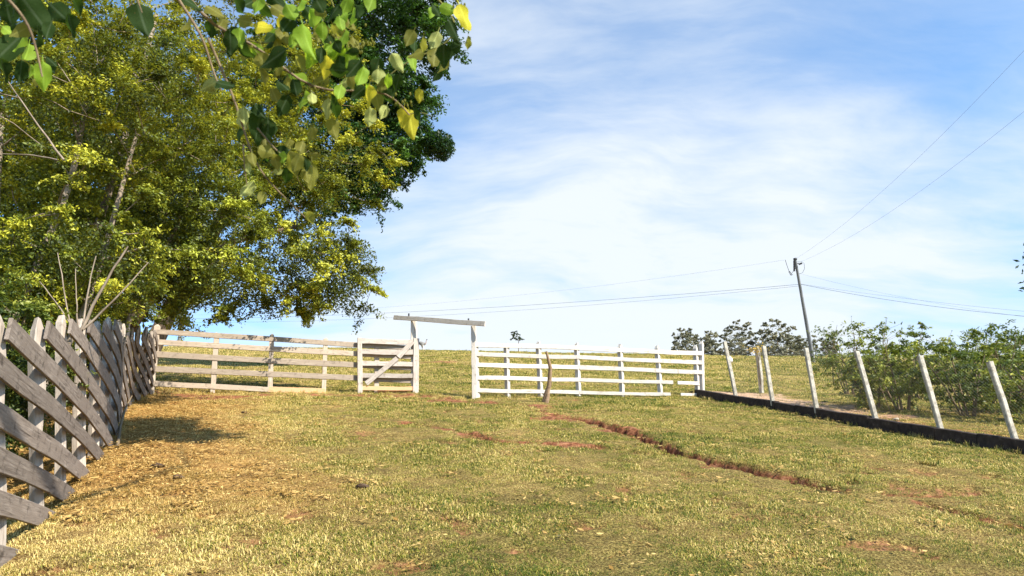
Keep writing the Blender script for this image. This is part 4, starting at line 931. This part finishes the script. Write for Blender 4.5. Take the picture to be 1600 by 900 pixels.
skin('neck', [(.28, 0, .80), (.40, 0, .98), (.42, 0, 1.2), (.46, 0, 1.40)], [(0, 1), (1, 2), (2, 3)], [.10, .065, .05, .045], M['neck'], ta)
skin('head', [(.45, 0, 1.40), (.50, 0, 1.46), (.60, 0, 1.44)], [(0, 1), (1, 2)], [.055, .07, .03], M['head'], ta)

# ------------------------------------------------------------------ stones and clods
def rock(name, px_, py_, r, mat, lab, cat, sq=.6):
    p = hit(px_, py_); z_ = gz(p[0], p[1])
    n1_, n2_ = 7, 10; V = []; F = []
    for i_ in range(n1_):
        ph = math.pi*i_/(n1_-1)
        for j_ in range(n2_):
            th = 2*math.pi*j_/n2_; k_ = r*(1+random.uniform(-.18, .18) if 0 < i_ < n1_-1 else 1)
            V.append((k_*math.sin(ph)*math.cos(th)*1.2, k_*math.sin(ph)*math.sin(th), k_*sq*math.cos(ph)))
    for i_ in range(n1_-1):
        for j_ in range(n2_):
            a_ = i_*n2_+j_; b_ = i_*n2_+(j_+1) % n2_; F.append((a_, a_+n2_, b_+n2_, b_))
    o = link(name, mesh_np(name, np.array(V), np.array(F), smooth=True), mat); o.location = (p[0], p[1], z_+r*sq*.35); o.rotation_euler = (0, .1, random.uniform(0, 3)); tag(o, lab, cat)
rock('stone', 781, 689, .085, M['stone'], 'pale stone lying beside the small gully below the white fence', 'stone')
rock('stone', 1402, 670, .06, M['stone'], 'small pale stone near the dark wall foot by the fifth post', 'stone')
rock('dung_pat', 566, 762, .06, M['dung'], 'dark dung pat in the dry grass, centre left', 'dung', .5)
rock('dung_pat', 244, 734, .07, M['dung'], 'dark clod in the orange litter below the tree shadow', 'clod', .5)
rock('dung_pat', 279, 748, .05, M['dung'], 'small dark clod right of the larger one in the litter', 'clod', .6)
rock('dung_pat', 1448, 717, .06, M['dung'], 'small dark clod in the grass below the dark wall', 'clod', .5)
rock('dung_pat', 381, 646, .06, M['dung'], 'small dark clod on the dry ground below the tan fence', 'clod', .5)

# ------------------------------------------------------------------ overhanging tree by the camera with large leaves
rt = G(-2.9, -2.6, -.2)
limb1 = [rt, rt+[.1, .2, 2.0], np.array([-2.3, -1.4, 4.0]), np.array([-1.2, .8, 5.2]), np.array([.2, 2.6, 7.0]), np.array([1.6, 4.0, 9.0])]
limb2 = [np.array([-2.3, -1.4, 4.0]), np.array([-2.6, .3, 4.9]), np.array([-1.9, 1.6, 4.6])]
tf = thing('overhanging_tree', tuple(rt), 'near tree whose twigs of large green and yellow leaves hang into the top left', 'tree')
offT = np.array(rt)
def smooth_path(pts, n=24):
    pts = np.array(pts, float); q = np.linspace(0, len(pts)-1, n); P_ = np.stack([np.interp(q, np.arange(len(pts)), pts[:, k]) for k in range(3)], 1)
    for _ in range(3): P_[1:-1] = (P_[:-2]+2*P_[1:-1]+P_[2:])/4
    return P_
L1 = smooth_path(limb1, 30); L2 = smooth_path(limb2, 14)
tube_obj('trunk', [(L1, np.linspace(.17, .025, 30))], M['brown_bark'], tf, 10); tube_obj('limb', [(L2, np.linspace(.06, .02, 14))], M['brown_bark'], tf, 10)
sh = np.array(hit(262, 684)); c0 = sh+sd*11.2
c1 = np.array([-5.75, 10.9, 3.95])+sd*9.0
cl = [(c0[0]+.1, c0[1], c0[2], .75, .85, .4), (c1[0], c1[1], c1[2], .75, 2.1, 1.1), (-2.6, -3.0, 6.0, 2.2, 2.0, 1.4), (-1.8, -1.5, 7.2, 1.6, 1.4, 1.0)]
tg = crown_points(cl[:2], 300, .16, .0)+crown_points(cl[2:], 60, .4, .3)
bp_ = grow(tg, [(p, .04) for p in L1[10:]], .006); V_, F_ = tube_arrays(bp_, 5); link('branches', mesh_np('branches', V_-offT, F_, smooth=True), M['brown_bark'], tf)['kind'] = 'stuff'
V_, F_, T_ = make_crown(tg, np.array([-1.5, 0, 6]), 110, .30, .11, tone_mu=.45, aspect=.62); link('crown', mesh_np('crown', V_-offT, F_, {'tone': ('FACE', T_)}), M['leaf_olive'], tf)['kind'] = 'stuff'
# hanging twigs traced at about two metres from the lens
twl = [([(240, -60), (285, 8), (318, 60), (333, 112), (346, 142)], 2.0, .006), ([(262, -60), (300, 20), (345, 55), (395, 60), (440, 105), (478, 140), (520, 144), (562, 142), (600, 137), (625, 160), (640, 180)], 2.1, .0065),
       ([(325, 60), (352, 120), (372, 170), (386, 222), (402, 262), (425, 290), (455, 318), (482, 345)], 2.05, .005), ([(640, -60), (676, -5), (700, 12), (716, 38), (708, 62), (680, 80), (640, 92), (606, 118), (590, 136)], 2.3, .005),
       ([(360, -60), (410, 5), (450, 40), (492, 62), (520, 75), (548, 84)], 2.15, .005), ([(-30, -40), (25, 10), (48, 45), (60, 90), (66, 120)], 1.9, .006), ([(500, -60), (520, 10), (545, 60), (556, 84)], 2.2, .004), ([(380, 225), (382, 262), (386, 290)], 2.05, .003),
       ([(200, -60), (215, 0), (222, 20)], 1.95, .004), ([(402, 200), (440, 245), (470, 240), (488, 262)], 2.05, .003), ([(372, 60), (420, 70), (470, 48), (512, 50)], 2.12, .003), ([(640, 178), (660, 176), (676, 182)], 2.12, .002)]
for (pp, z_, r_) in twl:
    P_ = smooth_path([at(x_, y_, z_) for x_, y_ in pp], 18); tube_obj('twig', [(P_, np.linspace(r_*.75, r_*.3, 18))], M['twig' if z_ < 2.12 else 'green_twig'], tf, 6)
def bigleaf_mesh(k):
    random.seed(100+k); V = []; F = []; nL, nW = 9, 5; curl = random.uniform(-.5, .9); fold = random.uniform(.15, .6); wv_ = random.uniform(0, 6)
    for i_ in range(nL+1):
        u = i_/nL; wd = .31*math.sin(math.pi*min(1, u**.72*.97+.02))**.85*(1-.2*u)*(1+.10*math.sin(wv_*3+u*11)) if u < 1 else .004
        if u == 0: wd = .02
        for j_ in range(nW):
            v = (j_/(nW-1)-.5)*2; x_ = wd*v; z_ = -curl*.25*u*u + fold*abs(v)*wd + .06*math.sin(wv_+u*8+v*2)*abs(v)
            V.append((x_, -u, z_))
    for i_ in range(nL):
        for j_ in range(nW-1): a_ = i_*nW+j_; F.append((a_, a_+1, a_+nW+1, a_+nW))
    q = len(V); V += [(-.012, .22, .02), (.012, .22, .02), (.012, 0, 0), (-.012, 0, 0)]; F.append((q, q+1, q+2, q+3))
    return mesh_np('leaf', np.array(V), np.array(F), smooth=True)
base_leaf = [bigleaf_mesh(k) for k in range(5)]
LM = {}
for key in ('green', 'deep', 'olive', 'yellow', 'pale'):
    for k in range(5): mm = base_leaf[k].copy(); mm.materials.append(M['big_'+key]); LM[key, k] = mm
random.seed(11)
auto_twigs = [q for q in range(len(twl)) if q in (1, 3, 4, 6, 9, 10, 2, 5)]
# (x, y, length px, tip direction in degrees (90 = down, 0 = right), colour)
LV = [(479, 66, 62, 82, 'green'), (509, 106, 44, 100, 'yellow'), (547, 97, 50, 80, 'green'), (521, 76, 36, 30, 'green'), (564, 121, 44, 100, 'green'), (575, 150, 42, 95, 'yellow'), (578, 184, 36, 88, 'pale'),
 (643, 194, 54, 80, 'yellow'), (630, 184, 38, 100, 'yellow'), (621, 99, 38, 60, 'pale'), (679, 64, 38, 110, 'pale'), (650, 84, 32, 160, 'olive'), (678, 92, 48, 100, 'olive'), (693, 88, 42, 90, 'deep'), (711, 50, 44, 60, 'deep'),
 (706, 76, 40, 160, 'deep'), (725, 28, 48, 70, 'yellow'), (683, 117, 34, 110, 'deep'), (428, 92, 62, 150, 'deep'), (362, 65, 56, 110, 'deep'), (413, 43, 38, 10, 'yellow'), (457, 45, 36, 175, 'deep'), (490, 30, 42, 70, 'green'),
 (402, 10, 40, 100, 'green'), (443, 165, 46, 110, 'deep'), (473, 160, 48, 95, 'green'), (488, 155, 28, 80, 'pale'), (511, 170, 38, 95, 'pale'), (521, 168, 46, 85, 'deep'), (521, 202, 38, 85, 'olive'), (487, 210, 28, 110, 'olive'),
 (402, 198, 52, 110, 'deep'), (385, 182, 28, 120, 'pale'), (419, 203, 42, 90, 'deep'), (395, 250, 30, 80, 'olive'), (417, 236, 34, 20, 'olive'), (457, 257, 48, 80, 'olive'), (487, 276, 50, 92, 'olive'), (386, 297, 36, 120, 'pale'),
 (437, 269, 24, 0, 'pale'), (388, 264, 20, 90, 'pale'), (443, 240, 42, 30, 'deep'), (539, 128, 34, 170, 'pale'), (529, 110, 38, 10, 'deep'), (43, 85, 48, 82, 'green'), (68, 120, 52, 95, 'green'), (10, 78, 66, 120, 'deep'), (33, 113, 42, 100, 'deep'),
 (56, 25, 74, 60, 'deep'), (90, 18, 62, 40, 'deep'), (222, 32, 62, 80, 'deep'), (328, 134, 38, 160, 'pale'), (353, 133, 46, 20, 'deep'), (360, 68, 40, 90, 'deep'), (337, 17, 44, 30, 'olive'), (387, 193, 34, 90, 'olive'), (382, 33, 38, 20, 'olive'),
 (455, 20, 40, 60, 'green'), (520, 20, 40, 120, 'deep'), (435, 5, 44, 40, 'deep'), (505, 50, 34, 90, 'green'), (555, 70, 34, 70, 'olive'), (540, 10, 36, 110, 'green'), (470, 100, 36, 60, 'olive'), (590, 160, 34, 80, 'olive'), (604, 150, 36, 60, 'deep'),
 (612, 120, 34, 180, 'deep'), (600, 175, 30, 110, 'pale'), (20, 50, 46, 40, 'deep'), (78, 108, 38, 70, 'deep'), (12, 20, 50, 80, 'deep'), (120, 5, 50, 60, 'deep'), (30, 66, 40, 130, 'green'), (300, 5, 40, 30, 'deep'), (392, 5, 40, 130, 'deep'),
 (345, 40, 34, 100, 'olive'), (372, 8, 40, 60, 'deep'), (425, 60, 36, 120, 'green'), (440, 38, 34, 80, 'yellow'), (468, 12, 38, 100, 'green'), (485, 92, 40, 120, 'green'), (500, 10, 38, 60, 'deep'), (512, 92, 34, 60, 'deep'), (535, 60, 36, 110, 'green'), (548, 40, 34, 60, 'olive'), (530, 145, 34, 100, 'green'), (590, 118, 32, 90, 'pale'), (655, 150, 26, 90, 'yellow'), (430, 150, 34, 60, 'olive'), (410, 222, 36, 120, 'deep'), (432, 255, 34, 70, 'olive'), (470, 232, 30, 100, 'olive'), (448, 275, 30, 110, 'deep'), (560, 20, 36, 70, 'deep'), (580, 5, 38, 100, 'green'), (60, 62, 40, 100, 'deep'), (110, 40, 44, 80, 'deep'), (5, 110, 44, 90, 'deep'), (25, 5, 50, 90, 'deep'),
 (560, 145, 34, 140, 'deep'), (500, 128, 36, 150, 'olive'), (450, 128, 34, 100, 'olive'), (412, 120, 34, 60, 'olive'), (660, 70, 30, 100, 'olive'), (700, 14, 34, 20, 'green'), (640, 60, 32, 120, 'olive'), (405, 175, 30, 60, 'deep')]
for q in auto_twigs:
    P_ = np.array(twl[q][0], float); n_ = 14 if q in (1, 4, 6, 10) else 8
    for _ in range(n_):
        k_ = random.uniform(.12, 1)*(len(P_)-1); a_ = int(min(k_, len(P_)-2)); pt = P_[a_]*(1-(k_-a_))+P_[a_+1]*(k_-a_)
        LV.append((pt[0]+random.gauss(0, 20), pt[1]+random.gauss(6, 16), random.uniform(24, 42), random.gauss(90, 40), random.choice(['deep', 'deep', 'deep', 'green', 'green', 'olive', 'olive'] if q != 2 else ['deep', 'olive', 'olive', 'pale'])))
for (x_, y_, ln, ang, colk) in LV:
    z_ = 2.08+random.uniform(-.12, .14); scl = ln/FPX*z_*.88; a_ = R_(ang)
    tipd = RT*math.cos(a_)-UP*math.sin(a_); tipd = unit(tipd+fw*random.uniform(-.45, .45)); side = unit(np.cross(tipd, fw)); nrm = np.cross(side, tipd)
    tw_ = random.uniform(-.9, .9); side, nrm = side*math.cos(tw_)+nrm*math.sin(tw_), nrm*math.cos(tw_)-side*math.sin(tw_)
    st = at(x_, y_, z_)-tipd*scl*.5
    o = bpy.data.objects.new('leaf', LM[colk, random.randrange(5)]); COL.objects.link(o); o.parent = tf
    Mx = Matrix(((side[0], -tipd[0], nrm[0]), (side[1], -tipd[1], nrm[1]), (side[2], -tipd[2], nrm[2])))
    if Mx.determinant() < 0: Mx = Matrix(((-side[0], -tipd[0], nrm[0]), (-side[1], -tipd[1], nrm[1]), (-side[2], -tipd[2], nrm[2])))
    o.rotation_mode = 'QUATERNION'; o.rotation_quaternion = Mx.to_quaternion(); o.scale = (scl*random.uniform(1.0, 1.35), scl, scl); o.location = Vector(st-offT)
# small yellow buds among the twigs
bc = []
for (x_, y_, n_) in [(525, 62, 16), (560, 78, 16), (545, 110, 8), (590, 140, 10), (620, 158, 8), (470, 205, 8), (500, 140, 10), (718, 5, 10), (640, 165, 6), (450, 60, 10), (430, 250, 6), (395, 60, 8), (580, 65, 8)]:
    for _ in range(n_): bc.append(at(x_+random.gauss(0, 9), y_+random.gauss(0, 9), 2.12+random.uniform(-.05, .05)))
V_, F_ = tube_arrays([([p-[0, 0, .006], p-[0, 0, .004], p, p+[0, 0, .004], p+[0, 0, .006]], [.0004, .0025, .0036, .0025, .0004]) for p in bc], 6)
o = link('buds', mesh_np('buds', V_-offT, F_, smooth=True), M['big_olive'], tf); o['kind'] = 'stuff'
print('objects', len(bpy.data.objects))
